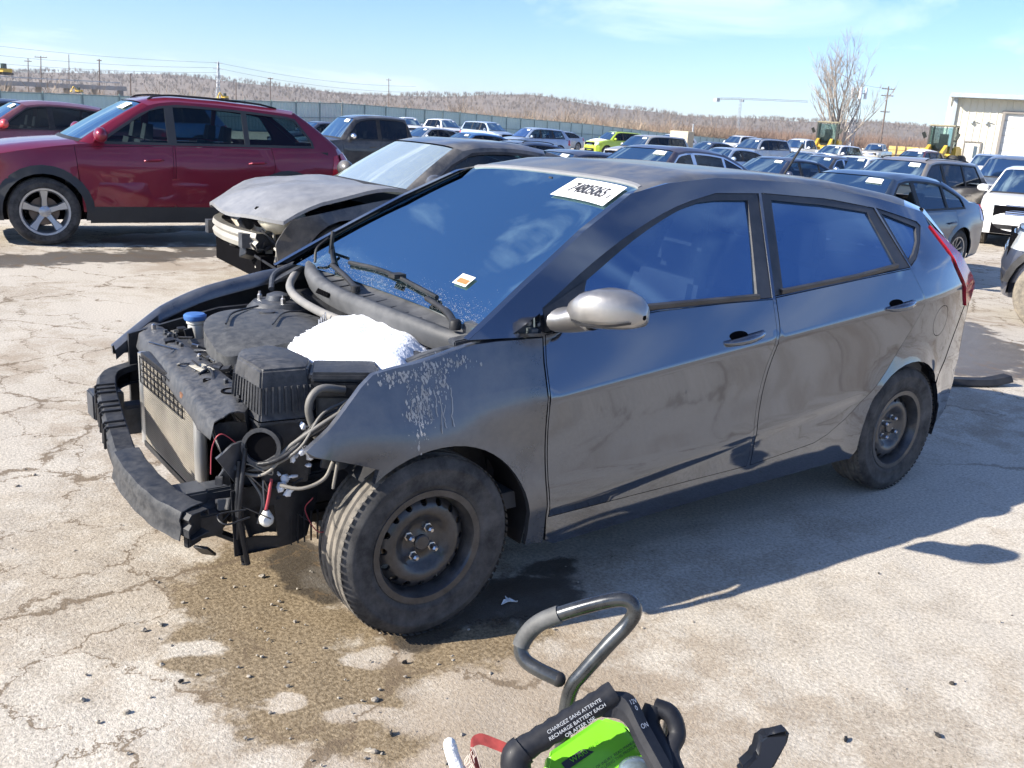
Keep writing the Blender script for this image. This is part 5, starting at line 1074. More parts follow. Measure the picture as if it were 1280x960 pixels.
# cowl panel with rolled front lip
cl = smoothpath([(.33, .74, .985), (.255, .66, .972), (.185, .50, .962), (.135, .30, .955), (.115, .10, .95), (.115, -.10, .948), (.125, -.30, .945), (.145, -.46, .94), (.175, -.60, .93), (.23, -.69, .93)], 4); rows = []
for p in cl:
    t = abs(p[1])/.74; xb_ = .275+.06*t*t; zb_ = .968+.005*t
    rows.append([(p[0]+.012, p[1], p[2]-.075), (p[0]-.004, p[1], p[2]-.035), (p[0], p[1], p[2]-.008), (p[0]+.015, p[1], p[2]), (p[0]+.045, p[1], p[2]-.004), (p[0]+.058, p[1], p[2]-.018), (xb_-.03, p[1], zb_-.028), (xb_+.02, p[1], zb_-.010)])
m = MB(); m.sheet(np.array(rows), (.0, 0, -.004)); cowl = hb('cowl_panel', m, M('cowl_plastic', (.055, .057, .061), .55, spec=.3, var=.12, vs=6, dust=.55, dcol=(.24, .24, .24), ds=4, up=.5), smooth=60)
for k in range(14):
    i = 4+k*2
    if i < len(cl)-2: q = MB(); p = cl[i]; q.bar((p[0]+.065, p[1], p[2]-.017), (p[0]+.12, p[1]+.003, p[2]-.012), .01, .006); q.build('cowl_slot', bayblack, cowl)
for k in range(7): q = MB(); q.tube([(.108+.001*k, .13+.016*k, .928), (.106, .135+.016*k, .912)], .006, 6); q.build('cowl_clip', darkhole, cowl)
m = MB(); m.tube(smoothpath([(.30, .80, .93), (.20, .66, .905), (.12, .52, .885), (.07, .33, .875), (.055, .10, .868), (.07, -.10, .862), (.10, -.22, .85)], 5), .017, 10); hb('hood_seal', m, M('seal_grey', (.16, .16, .16), .7, var=.15, dust=.5), smooth=60)
m = MB(); m.tube(smoothpath([(.02, -.62, .84), (.10, -.66, .875), (.20, -.69, .89), (.28, -.70, .885)], 5), .020, 10); m.bar((.15, -.67, .91), (.30, -.69, .93), .05, .02); m.box((.26, -.66, .93), (.07, .08, .07), (0, 0, .3)); hb('hood_hinge', m, baymetal, bevel=.004)
m = MB(); m.tube(smoothpath([(.08, .62, .86), (.13, .70, .91), (.24, .72, .95)], 4), .012, 8); m.bar((.1, .66, .88), (.28, .70, .95), .03, .012); hb('hood_hinge', m, baymetal)
m = MB()
for k in range(4): m.tube([(-.01+.015*k, -.04+.01*k, .80), (-.01+.012*k, -.04+.008*k, .87+.006*k)], .003, 6)
hb('bare_studs', m, nutm)
# wipers
m = MB(); m.tube(smoothpath([(.195, -.62, .955), (.235, -.50, .972), (.262, -.33, .983)], 4), [.013]*5+[.010]*4, 8); m.lathe([(.02, .94), (.02, .965), (.014, .972), (0, .973)], 16, (.195, -.62, 0), 'z', True); wa = hb('wiper_arm', m, blackplastic, smooth=60)
m = MB(); m.tube(smoothpath([(.285, -.36, .990), (.315, -.05, 1.005), (.325, .16, 1.008), (.31, .36, 1.002)], 4), .009, 6); m.box((.312, -.03, 1.012), (.05, .05, .016)); m.build('wiper_blade', blackplastic, wa, 60)
m = MB(); m.tube(smoothpath([(.185, .06, .958), (.225, .22, .970), (.262, .42, .985)], 4), .011, 8); m.lathe([(.018, .94), (.018, .965), (0, .97)], 16, (.185, .06, 0), 'z', True); wb_ = hb('wiper_arm', m, blackplastic, smooth=60)
m = MB(); m.tube(smoothpath([(.26, .40, .99), (.31, .52, 1.01), (.36, .62, 1.03)], 4), .008, 6); m.bar((.33, .58, 1.0), (.345, .585, 1.10), .018, .012, (1, 0, 0)); m.tube(smoothpath([(.25, .56, .975), (.27, .585, 1.03), (.33, .60, 1.07)], 4), .006, 6); m.build('wiper_blade', blackplastic, wb_, 60)
# near side of the front: torn splash shield, bracket, wiring
sh = [(-.54, .305), (-.548, .515), (-.40, .512), (-.26, .488), (-.262, .42), (-.30, .31), (-.40, .30)]
m = MB(); panel(m, sh, [[(-.502, .35), (-.505, .445), (-.413, .44), (-.402, .337)]], lambda x, z: (x, -.59+.06*(x+.4)-.10*(.4-z)*0-.012*np.sin(30*x), z), .04, (0, .006, 0), (0, -1, 0)); hb('splash_shield', m, bayblack, smooth=40)

for k in range(5): m = MB(); m.bar((-.36+.022*k, -.597, .30), (-.36+.022*k, -.597, .40), .004, .006, (0, 1, 0)); hb('shield_rib', m, bayblack)
m = MB(); br = [(-.585, .62), (-.54, .655), (-.43, .66), (-.405, .60), (-.36, .575), (-.30, .575), (-.29, .52), (-.40, .50), (-.47, .505), (-.52, .52)]; panel(m, br, [arcp(-.485, .016, 0, 2*PI, 12, .62)[:-1], arcp(-.44, .011, 0, 2*PI, 10, .57)[:-1], arcp(-.37, .012, 0, 2*PI, 10, .54)[:-1]], lambda x, z: (x, -.575-.10*(z-.55)+.02*np.sin(25*x), z), .025, (0, .012, 0), (0, -1, 0)); hb('lamp_bracket', m, baymetal, smooth=40)
m = MB(); br = [(-.30, .62), (-.20, .655), (-.17, .62), (-.18, .57), (-.26, .56), (-.31, .58)]; panel(m, br, [arcp(-.27, .009, 0, 2*PI, 10, .59)[:-1]], lambda x, z: (x, -.70-.05*(z-.55), z), .03, (0, .01, 0), (0, -1, 0)); hb('fender_bracket', m, baymetal, smooth=40)
m = MB(); m.sheet(np.array([[(x, -.755+.05*t-.02*(x+.2), z-.01+.015*t) for t in (0, .4, 1)] for x, z in ((-.37, .652), (-.30, .632), (-.24, .612), (-.18, .592))]), (0, 0, -.004)); hb('fender_lip', m, M('dustymetal', (.16, .16, .165), .5, .4, var=.3), smooth=40)
cab_m = [bayblack, M('wire_grey', (.13, .125, .115), .6, var=.3), bayblack, M('wire_tan', (.20, .185, .16), .65, var=.3)]
base_ = [(-.10, -.71, .80), (-.22, -.70, .765), (-.30, -.69, .72), (-.38, -.67, .645), (-.45, -.63, .585), (-.50, -.56, .57)]
for k in range(7):
    P = np.array(base_)+rg.normal(0, .010, (6, 3)); m = MB(); m.tube(smoothpath(P, 6), rg.uniform(.0045, .011), 8); hb('cable', m, cab_m[k % 4], smooth=60)
for k, pts in enumerate([[(-.30, -.70, .655), (-.265, -.735, .70), (-.20, -.745, .735), (-.12, -.735, .755)], [(-.30, -.65, .66), (-.335, -.67, .76), (-.30, -.67, .812), (-.22, -.67, .80)], [(-.28, -.72, .60), (-.31, -.72, .55), (-.37, -.70, .525), (-.42, -.66, .53)], [(-.27, -.73, .60), (-.28, -.735, .56), (-.285, -.73, .52)], [(-.50, -.60, .64), (-.525, -.62, .50), (-.53, -.60, .36)], [(-.515, -.59, .60), (-.53, -.61, .45), (-.50, -.60, .27)], [(-.49, -.59, .55), (-.46, -.62, .48), (-.47, -.61, .40)], [(-.46, -.58, .52), (-.40, -.62, .50), (-.34, -.64, .53)], [(-.545, -.42, .69), (-.54, -.50, .62), (-.52, -.58, .56)]]):
    m = MB(); m.tube(smoothpath(pts, 7), [.011, .012, .0055, .005, .007, .009, .004, .004, .008][k], 8); hb('cable', m, [cab_m[3], cab_m[1], cab_m[3], cab_m[3], bayblack, bayblack, cab_m[1], bayblack, bayblack][k], smooth=60)
m = MB(); m.tube(smoothpath([(-.436, -.635, .545), (-.45, -.645, .49), (-.458, -.645, .455)], 6), .005, 8); pl = hb('dangling_wire', m, M('wire_red', (.30, .04, .05), .5), smooth=60)
m = MB(); m.lathe([(.008, .455), (.014, .445), (.022, .43), (.020, .415), (.010, .405), (0, .403)], 14, (-.458, -.647, 0), 'z', True); m.build('wire_connector', M('connector', (.55, .55, .53), .5, var=.3, vs=40), pl, 40)
m = MB(); m.lathe([(.055, -.02), (.06, 0), (.045, .025), (.02, .03), (0, .03)], 20, (-.575, -.50, .40), 'y', True, -1); hb('horn', m, baygrey, smooth=50)
m = MB(); m.bar((-.52, -.56, .52), (-.50, -.58, .27), .014, .02); m.bar((-.60, -.52, .38), (-.50, -.57, .33), .03, .012); m.lathe([(.012, .262), (.012, .272), (0, .273)], 8, (-.50, -.58, 0), 'z', True); hb('hanging_strap', m, bayblack)
# windshield pillar foot with bare bolts
m = MB(); panel(m, [(.20, .935), (.428, .937), (.445, 1.012)], [], lambda x, z: (x, -(HY(x, z)-.045), z), .05, (0, 0, 0), (0, -1, 0)); pf = hb('pillar_foot', m, baymetal)
for x, z in ((.36, .955), (.41, .965), (.42, .995)): q = MB(); q.lathe([(.010, 0), (.010, .010), (.006, .014), (0, .014)], 8, (x, -(float(HY(x, z))-.045), z), 'y', True, -1); q.build('pillar_bolt', nutm, pf, 20)
# smears of chalky dirt dried on the near fender
m = MB()
for k in range(620):
    q_ = k % 7; c = np.array(((-.03, .80), (-.05, .765), (.03, .835), (-.11, .85), (.09, .875), (-.06, .72), (-.02, .865))[q_])+rgs.normal(0, .020, 2)*np.array((1.0, 1.5) if q_ not in (3, 4, 6) else (2.2, .5)); sz = rgs.random()**3; a_, b_ = .0008+.0035*sz, .001+.008*sz
    if c[1] > .92-.35*max(0, -.02-c[0]): continue
    pts = [(c[0]+a_*math.cos(t)*rgs.uniform(.4, 1.5), c[1]+b_*math.sin(t)*rgs.uniform(.4, 1.5)) for t in np.linspace(0, 2*PI, 8)[:-1]]; x = np.array([p[0] for p in pts]); z = np.array([p[1] for p in pts]); m.add(np.stack([x, -(HY(x, z)+.0012), z], 1), [tuple(range(7))])
for k in range(9):
    x0 = -.09+.018*k+rgs.normal(0, .006); z0 = .80+rgs.normal(0, .02); L_ = rgs.uniform(.04, .12); zz = np.linspace(z0, z0-L_, 12); xx = x0+np.cumsum(rgs.normal(0, .0022, 12)); w_ = rgs.uniform(.0006, .0016); A = np.array([[(x-w_, -(float(HY(x, z))+.0012), z), (x+w_, -(float(HY(x, z))+.0012), z)] for x, z in zip(xx, zz)]); m.grid(A)
o = m.build('dried_dirt', M('chalk', (.40, .39, .37), .9, var=.25, vs=40), hero, 0); o['kind'] = 'stuff'
# fasteners, clips, labels and thin wires all over the bay
rgf = np.random.default_rng(101)
for k in range(46):
    y = rgf.uniform(-.60, .66); x = rgf.uniform(-.50, .10)
    z = .748 if x < -.38 else rgf.uniform(.62, .74)
    if x > -.38 and -.15 < y < .5: x = -.40+rgf.uniform(-.04, .03); z = .75
    m = MB(); r_ = rgf.uniform(.004, .009)
    if k % 3 == 0: m.lathe([(r_*1.5, z-.004), (r_*1.5, z), (r_, z+.001), (r_*.9, z+.010), (0, z+.010)], 6, (x, y, 0), 'z', True)
    elif k % 3 == 1: m.box((x, y, z), (rgf.uniform(.01, .03), rgf.uniform(.01, .04), .012), (rgf.uniform(-.3, .3), rgf.uniform(-.3, .3), rgf.uniform(0, 3)))
    else: P = np.array((x, y, z)); m.tube(smoothpath([P, P+rgf.normal(0, .035, 3)*np.array((1, 1, .4)), P+rgf.normal(0, .06, 3)*np.array((1, 1, .3))], 5), rgf.uniform(.002, .005), 6)
    hb('bay_clip', m, [nutm, bayblack, bayblack, baymetal, cab_m[1], bayblack, bayblack][k % 7], smooth=30)
for k in range(16):
    P = np.array((rgf.uniform(-.52, -.30), rgf.uniform(-.66, -.52), rgf.uniform(.36, .66))); m = MB(); q = P+rgf.normal(0, .05, 3)*np.array((1, .5, 1)); m.tube(smoothpath([P, (P+q)/2+rgf.normal(0, .03, 3), q, q+rgf.normal(0, .04, 3)-np.array((0, 0, .04))], 5), rgf.uniform(.0015, .004), 6); hb('thin_wire', m, [bayblack, cab_m[1], M('wire_red', (.30, .04, .05), .5), bayblack, cab_m[3]][k % 5], smooth=60)
for k in range(30):
    m = MB(); c = np.array((rgf.uniform(-.58, -.30), rgf.uniform(-.60, -.50), rgf.uniform(.33, .62))); m.box(c, rgf.uniform(.012, .06, 3)*np.array((1, .4, 1)), rgf.uniform(-.6, .6, 3)); hb('torn_tab', m, [baymetal, bayblack, baygrey][k % 3], bevel=.002)
m = MB(); m.box((-.455, -.10, .7535), (.05, .09, .0015), (0, 0, .1)); hb('paper_label', m, M('label_tan', (.45, .42, .34), .8, var=.4, vs=40))
# ================================================================== the parked cars
def put_car(name, kind, px, D, rz, pm, label, cat='car', dims=None, **kw):
    s = Shape(kind, **(dims or {})); c = spot(px, D); a = R(rz); loc = (c[0]-math.cos(a)*s.wb/2, c[1]-math.sin(a)*s.wb/2, float(zg(c[0], c[1])))
    return make_car(name, s, loc, rz, pm, label, cat, 'vehicles parked in the yard', **kw)
def put_front(name, kind, px, D, rz, pm, label, cat='car', dims=None, **kw):
    s = Shape(kind, **(dims or {})); c = spot(px, D); a = R(rz); loc = (c[0]+math.cos(a)*s.fo, c[1]+math.sin(a)*s.fo, float(zg(c[0], c[1])))
    return make_car(name, s, loc, rz, pm, label, cat, 'vehicles parked in the yard', **kw)
P_red = paint('red', (.20, .006, .028), dust=.03); P_dark = paint('charcoal', (.045, .047, .052), dust=.5, ds=3); P_black = paint('black', (.012, .012, .014), 's'); P_white = paint('white', (.74, .75, .76), 's', .2)
P_silver = paint('silver', (.36, .40, .45)); P_navy = paint('navy', (.025, .04, .085)); P_grey = paint('grey', (.028, .048, .085), dust=.05); P_tan = paint('tan', (.30, .265, .225)); P_blue = paint('blue', (.03, .17, .42)); P_maroon = paint('maroon', (.14, .02, .035))
P_purple = paint('plum', (.035, .028, .060)); P_lime = paint('lime', (.40, .55, .02), 's'); P_pale = paint('paleblue', (.33, .42, .55)); P_ltred = paint('brightred', (.50, .02, .03), 's'); P_beige = paint('beige', (.45, .43, .38)); P_mid = paint('slate', (.15, .17, .2))
VG = 'vehicles parked in the yard'
blueglass = glass('bluish_glass', (.36, .46, .52), (.7, .8, .9), base=.03)
# red crossover on the left
s = Shape('suv', L=4.6, W=1.86, H=1.645, wb=2.69, K=[(.014, .18), (0, .36), (.03, .58), (.262, .685), (.43, .96), (.53, 1.0), (.83, .95), (.95, .70), (.985, .60), (1.0, .40), (.985, .2)])
rav = make_car('red_crossover', s, (.67, 9.04, 0), -5.2, P_red, 'dark red crossover with dented doors and silver five spoke wheels, left of the wrecked coupe', 'car', VG, sidegl=glass('rav_glass', (.34, .42, .42), (.7, .75, .8)), spokes=5, clad=True, rails=True, trim=M('clad_grey', (.025, .027, .030), .55, dust=.15, dcol=(.10, .10, .10)))
m = MB()
for k, pts in enumerate([[(.52, .82), (.62, .72), (.60, .55), (.66, .48)], [(.70, .74), (.86, .70), (1.05, .62)], [(1.25, .58), (1.5, .62), (1.75, .55)]]):
    pass
m.box((-.62, -.70, .60), (.5, .25, .28), (.1, .2, .3)); m.box((-.75, -.2, .55), (.25, 1.2, .3)); m.build('torn_bumper', M('torn_black', (.02, .022, .026), .5, var=.4), rav, bevel=.05)
m = MB(); panel(m, [(.50, .45), (1.0, .42), (1.75, .47), (1.9, .62), (1.55, .75), (.95, .72), (.58, .78)], [], lambda x, z: (x, -(s.Y(x, z)+.003+.022*np.sin(9*x+5*z)*np.sin(13*z-3*x)*np.clip(1-np.hypot((x-1.15)/.65, (z-.58)/.18), 0, 1)), z), .04, (0, .004, 0), (0, -1, 0)); m.build('dented_skin', P_red, rav, 50)
# wrecked dark coupe behind the hatchback
s = Shape('coupe'); CL = (2.26, 5.07, 0)
cp = make_car('wrecked_coupe', s, CL, -3.2, P_dark, 'dusty dark coupe with crushed front end and frosted windshield behind the grey hatchback', 'car', VG, sidegl=glass('coupe_side', (.40, .58, .55), base=.03), wsgl=glass('frosted', (.5, .6, .58), dust=.5, dcol=(.36, .42, .37), ds=30, base=.0, dmin=.6), nobumper=True, nohood=True, sticker=False)
hd = M('hood_dusty', (.20, .205, .215), .5, .2, .2, var=.10, dust=.45, dcol=(.34, .345, .355), ds=9)
A = s.strip(2.0, 3.0, -.98, .98, 12, 21); uu, tt_ = np.meshgrid(np.linspace(0, 1, 12), np.linspace(-1, 1, 21), indexing='ij'); A[:, :, 2] += .015+.05*np.sin(uu*3.1)+.055*(1-uu)-.075*np.clip((.3-uu)/.3, 0, 1)**1.5+.012*np.sin(9*uu+3*tt_)*np.sin(4*tt_+1)+.018*np.sin(7*uu+2)*np.sin(5*tt_)-.03*(1-uu)**2*tt_**2; A[:, :, 0] += .10*(1-uu)*np.abs(tt_)**1.5-.05*(1-uu)
m = MB(); m.sheet(A, (0, 0, -.03)); m.build('hood', hd, cp, 50)
alu = M('beam_alu', (.33, .32, .29), .5, .4, var=.2, dust=.5, dcol=(.3, .28, .24)); m = MB(); bpth = smoothpath([(-.62, .62, .54), (-.76, .35, .53), (-.80, 0, .52), (-.77, -.35, .51), (-.68, -.62, .50)], 4)
rows = [[p+np.array((0, 0, z))+np.array((dx, 0, 0)) for dx, z in ((.05, .07), (-.02, .07), (-.03, .03), (-.005, .0), (-.03, -.03), (-.02, -.07), (.05, -.07))] for p in bpth]; m.sheet(rows, (.005, 0, 0)); bm_ = m.build('bumper_beam', alu, cp)
for y in (-.52, -.45, -.3, .3, .5): m = MB(); m.lathe([(.016, 0), (.016, .01), (0, .011)], 10, (-.755 if abs(y) < .4 else -.73, y, .545), 'x', True); m.build('beam_hole_shade', darkhole, bm_)  # black discs paint the shade of uncut holes
m = MB(); m.ball((-.48, -.63, .69), (.21, .17, .12), 14, 9, .03, 3); hl_ = m.build('crushed_headlight', M('lampcream', (.55, .52, .42), .45, var=.3, vs=6), cp, 50); m = MB(); m.ball((-.64, -.53, .70), (.07, .09, .09), 12, 8); m.build('lamp_hole_shade', darkhole, hl_)  # black ball paints the shade inside the broken lamp
m = MB(); m.box((-.55, 0, .50), (.06, 1.0, .42)); m.build('radiator', M('rad_dusty', (.40, .36, .30), .8, var=.4, vs=9), cp); m = MB(); m.box((-.52, 0, .73), (.14, 1.2, .05)); m.build('radiator_support', M('supp', (.12, .12, .12), .6, var=.3), cp, bevel=.01)
m = MB(); m.box((-.35, -.62, .48), (.22, .16, .28), (0, .1, .2), .9); m.build('washer_tank', M('tanktan', (.40, .33, .24), .7, var=.3, vs=8), cp, bevel=.04)
rgc = np.random.default_rng(31)
for k in range(18):
    a_ = np.array((rgc.uniform(-.7, -.35), rgc.uniform(-.75, -.35), rgc.uniform(.35, .7))); m = MB(); m.tube(smoothpath([a_, a_+rgc.normal(0, .08, 3), a_+rgc.normal(0, .12, 3)+np.array((0, 0, -.1))], 5), rgc.uniform(.006, .016), 6); m.build('torn_cable', [bayblack, baygrey, alu][k % 3], cp)
for k in range(10): m = MB(); m.box((rgc.uniform(-.72, -.4), rgc.uniform(-.7, .3), rgc.uniform(.35, .66)), rgc.uniform(.04, .13, 3), rgc.uniform(-.6, .6, 3)); m.build('broken_bracket', [bayblack, baygrey, baymetal][k % 3], cp, bevel=.005)
for sg in (-1, 1): m = MB(); m.box((-.5, sg*.5, .50), (.6, .10, .12)); m.build('frame_rail', baymetal, cp)
m = MB(); m.box((-.15, 0, .55), (.6, 1.1, .4)); m.build('engine_block', darkhole, cp)
def tagsnow(root, loc, r, seed, label):
    m = MB(); m.ball((0, 0, 0), r, 14, 8, .10, seed); o = m.build('snow_patch', snowm, None, 80, loc=tuple(loc)); tag(o, label, 'snow')
# other near cars
make_car('grey_sedan', Shape('sedan'), (9.73, 5.15, -.27), 3.3, P_grey, 'blue grey sedan with an open driver window behind the hatchback tail light', 'car', VG, sidegl=blueglass, openwin=True, spokes=10, rim=M('alloy_dark', (.30, .31, .33), .3, .9), rails=False)
make_car('tan_crossover', Shape('suv', L=4.75, H=1.70), (17.2, 9.0, -.37), 1.8, P_tan, 'tan wagon with black roof rails behind the blue grey sedan', 'car', VG, rails=True, snowhood=False)
make_car('plum_sedan', Shape('sedan', L=4.9), (9.37, 9.09, -.13), 5, P_purple, 'dark plum sedan with bright chrome window trim just beyond the hatchback roof', 'car', VG, trim=chrome)
make_car('black_pickup', Shape('pickup', H=1.78), (9.54, 20.6, -.25), -7, P_black, 'black crew cab pickup with chrome mirrors right of the red crossover', 'pickup truck', VG, mirror=chrome, sidegl=glass('pickup_glass', (.05, .06, .07), base=.02))
# rows further back
put_car('blue_coupe', 'coupe', -8, 24, 0, P_navy, 'dark blue car at the far left edge behind the maroon sedan', detail=0)
put_car('maroon_sedan', 'sedan', 40, 17.5, 0, paint('wine', (.20, .05, .07)), 'dusty wine red sedan at the left edge behind the red crossover hood', mirror=P_ltred, detail=0)
put_car('bright_blue_car', 'suv', 178, 27, 0, P_blue, 'bright blue car roof behind the red crossover windshield', dims=dict(H=1.66), detail=0, rails=True)
put_car('dark_sedan', 'sedan', 398, 44, 0, P_navy, 'dark sedan roof above the red crossover tail', detail=0, sticker=False)
put_car('pale_sedan', 'compact', 436, 31, 0, P_pale, 'pale blue car between the red crossover tail and the black pickup', detail=0)
put_car('red_car', 'sedan', 474, 82, 60, P_ltred, 'small bright red car by the fence above the black pickup', detail=0, dims=dict(H=1.6))
put_car('white_crossover', 'suv', 511, 80, 72, P_white, 'white crossover by the fence right of the small red car', detail=0, dims=dict(H=1.8))
put_car('white_crossover', 'suv', 556, 74, 88, P_white, 'white crossover with crumpled nose above the silver sedan', detail=0, nobumper=False, dims=dict(H=1.85), grille='b')
put_car('boxy_wagon', 'wagon', 610, 70, 98, P_pale, 'pale boxy off road wagon with a black grille by the fence', detail=0, grille='b', dims=dict(H=1.85), sidegl=blueglass)
put_car('silver_sedan', 'sedan', 536, 47, 0, P_silver, 'silver blue sedan parked behind the black pickup bed', detail=0)
put_car('blue_white_crossover', 'suv', 668, 56, -5, P_pale, 'pale blue crossover with deep blue side windows near the fence', detail=0, sidegl=blueglass, wsgl=blueglass)
put_car('blue_sedan', 'sedan', 648, 27, 0, paint('steelblue', (.06, .10, .18)), 'steel blue sedan with black roof bars behind the coupe roof', detail=0, rails=True)
put_car('dark_sedan', 'compact', 716, 19.5, 0, P_navy, 'dark navy sedan between the coupe roof and the plum sedan', detail=0)
put_car('lime_car', 'suv', 772, 66, -8, P_lime, 'lime green car with snow on its hood by the fence', detail=0, dims=dict(H=1.72), snowhood=True, rails=True)
put_car('beige_wagon', 'wagon', 812, 46, 0, P_beige, 'beige wagon in front of the lime green car', detail=0, dims=dict(H=1.72))
put_car('dark_sedan', 'sedan', 888, 58, 0, P_navy, 'dark sedan right of the cream pallet stack', detail=0)
put_car('silver_wagon', 'wagon', 950, 56, 0, P_silver, 'silver wagon left of the white pickup', detail=0, dims=dict(H=1.85), rails=True)
put_car('white_pickup', 'pickup', 1005, 70, 12, P_white, 'white crew cab pickup below the yellow loader bucket', 'pickup truck', detail=0, dims=dict(H=1.95))
put_car('navy_sedan', 'sedan', 975, 26, 0, P_navy, 'dark navy sedan with a yellow mark on its windshield', sidegl=blueglass, detail=0)
put_car('black_sedan', 'sedan', 1035, 33, 0, P_black, 'black sedan with a chrome mirror right of the navy sedan', mirror=chrome, detail=0, trim=chrome, sidegl=blueglass)
put_car('silver_small_car', 'compact', 912, 38, 0, P_pale, 'pale small car roof in front of the silver wagon', detail=0, sticker=False)
put_car('white_crossover', 'suv', 1048, 62, 2, P_white, 'white crossover with snow on its hood beside the white pickup', detail=0, snowhood=True, sidegl=blueglass)
put_car('grey_pickup', 'pickup', 1098, 92, 20, P_beige, 'weathered grey pickup in front of the timber stack', 'pickup truck', detail=0)
put_car('white_sedan', 'sedan', 1076, 33, 2, P_white, 'white sedan behind the tan wagon', detail=0, dims=dict(H=1.5))
put_car('maroon_crossover', 'suv', 1150, 56, 5, P_maroon, 'maroon crossover with snow on its roof left of the building', detail=0, snowroof=True)
put_car('pale_wagon', 'wagon', 1240, 46, 25, P_pale, 'pale blue wagon with snow on its hood in front of the roller door', detail=0, dims=dict(H=1.78), snowhood=True, grille='b')
put_car('dark_sedan', 'sedan', 1262, 28, 5, P_navy, 'dark car behind the tan wagon tail at the right', detail=0)
put_front('grey_truck', 'pickup', 1262, 26, 20, P_mid, 'grey pickup with a broad chrome grille at the right edge', 'pickup truck', dims=dict(H=1.85), detail=0)
put_front('white_suv', 'suv', 1296, 19, 22, P_white, 'white crossover facing the camera at the right edge', dims=dict(L=4.5, H=1.68))
put_car('mud_truck', 'wagon', 1524, 10.0, -64, paint('muddy', (.03, .04, .07), dust=.2), 'lifted off road truck with a muddy knobbly tyre cut off by the right edge', 'truck', dims=dict(H=1.95, rt=.44, gc=.5, L=4.2, wb=2.5, fo=.62), clad=True, spokes=6, rim=M('mud_rim', (.12, .11, .10), .7), tyrem=M('mud_tyre', (.10, .09, .075), .9, var=.4, vs=9, dust=1, dcol=(.36, .31, .24), ds=7))
put_car('silver_hatch', 'compact', 700, 74, 8, P_silver, 'silver car by the fence right of the pale blue crossover', detail=0, sticker=False)
put_car('white_hatch', 'suv', 842, 78, -4, P_white, 'white car by the fence behind the pallet stack', detail=0, sticker=False)
put_car('blue_hatch', 'compact', 590, 38, 0, P_blue, 'blue car roof between the silver sedan and the coupe', detail=0)
put_car('white_van', 'wagon', 925, 84, 4, P_white, 'white wagon by the fence behind the silver wagon', detail=0, dims=dict(H=1.9), sticker=False)
put_car('silver_coupe', 'coupe', 1010, 44, 0, P_silver, 'silver coupe roof behind the black sedan', detail=0, sticker=False)
# cream pallets and a leaning dark pole among the cars
p = spot(850, 52); pal = empty('pallet_stack', p, .3); tag(pal, 'cream wooden pallets stood on edge among the far cars', 'pallets')
for k in range(5):
    m = MB(); m.box((k*.16, 0, 1.0), (.12, 1.1, 2.0)); m.build('pallet', M('pallet_wood', (.52, .45, .33), .9, var=.2), pal)
m = MB(); a_ = spot(985, 24); m.tube([(a_[0], a_[1], .6), tuple(at(1004, 180, 24))], .03, 8); tag(m.build('dark_pole', blackplastic), 'thin dark pole leaning over the navy sedan', 'pole')
m = MB(); a_ = spot(866, 60); m.tube([(a_[0], a_[1], 0), tuple(at(867, 155, 60))], .05, 6); tag(m.build('grey_post', steelg), 'slim grey post by the pallets', 'post')
# ================================================================== things on the ground, the green power pack
m = MB(); P_ = [(4.62, .30, .045), (4.85, .17, .035), (5.15, .05, .03), (5.35, .0, .055)]; A = np.array([[np.array(p)+np.array((0, dy, dz))+np.array((0, 0, float(zg(p[0], p[1])))) for dy, dz in ((-.05, -.02), (-.03, .015), (.03, .02), (.05, -.015))] for p in smoothpath(P_, 4)]); m.sheet(A, (0, 0, -.008)); tag(m.build('plastic_strip', blackplastic), 'black plastic trim strip lying on the concrete behind the hatchback', 'trim strip')
rgd = np.random.default_rng(77)
m = MB(); wp = np.array((.345, -.80, .004))
for pts in ([(-.05, .0), (-.02, .02), (.03, .01), (.0, -.008)], [(.0, .01), (.035, -.03), (.04, -.02), (.015, .02)], [(-.01, .01), (.01, .05), (.02, .045), (.01, .0)]): m.add([wp+np.array((x*.65, y*.65, .008*(k % 2))) for k, (x, y) in enumerate(pts)]+[wp+np.array((x*.65, y*.65, .008*(k % 2)-.002)) for k, (x, y) in enumerate(pts)], [(0, 1, 2, 3), (7, 6, 5, 4), (0, 4, 5, 1), (1, 5, 6, 2), (2, 6, 7, 3), (3, 7, 4, 0)])
tag(m.build('white_scrap', paperw), 'torn white scrap lying in the puddle behind the front wheel', 'scrap')
m = MB(); m2 = MB()
for k in range(210):
    x, y = rgd.uniform(-1.3, 2.6), rgd.uniform(-2.2, 1.8)
    if k % 2: x, y = -.45+rgd.normal(0, .28), -.75+rgd.normal(0, .4)
    s_ = rgd.uniform(.002, .007)*(1 if k % 9 else 1.7); (m if k % 16 else m2).ball((x, y, s_*.2), (s_, s_*rgd.uniform(.6, 1), s_*.6), 6, 4, .18, k)
tag(m.build('pebbles', M('pebble', (.32, .285, .235), .9, var=.4, vs=20), None, 0), 'small loose pebbles and grit scattered over the concrete', 'pebbles', kind='stuff')
tag(m2.build('dark_crumbs', M('crumb', (.04, .035, .03), .9, var=.3, vs=20), None, 0), 'small dark crumbs of plastic and soil scattered round the front wheel', 'debris', kind='stuff')
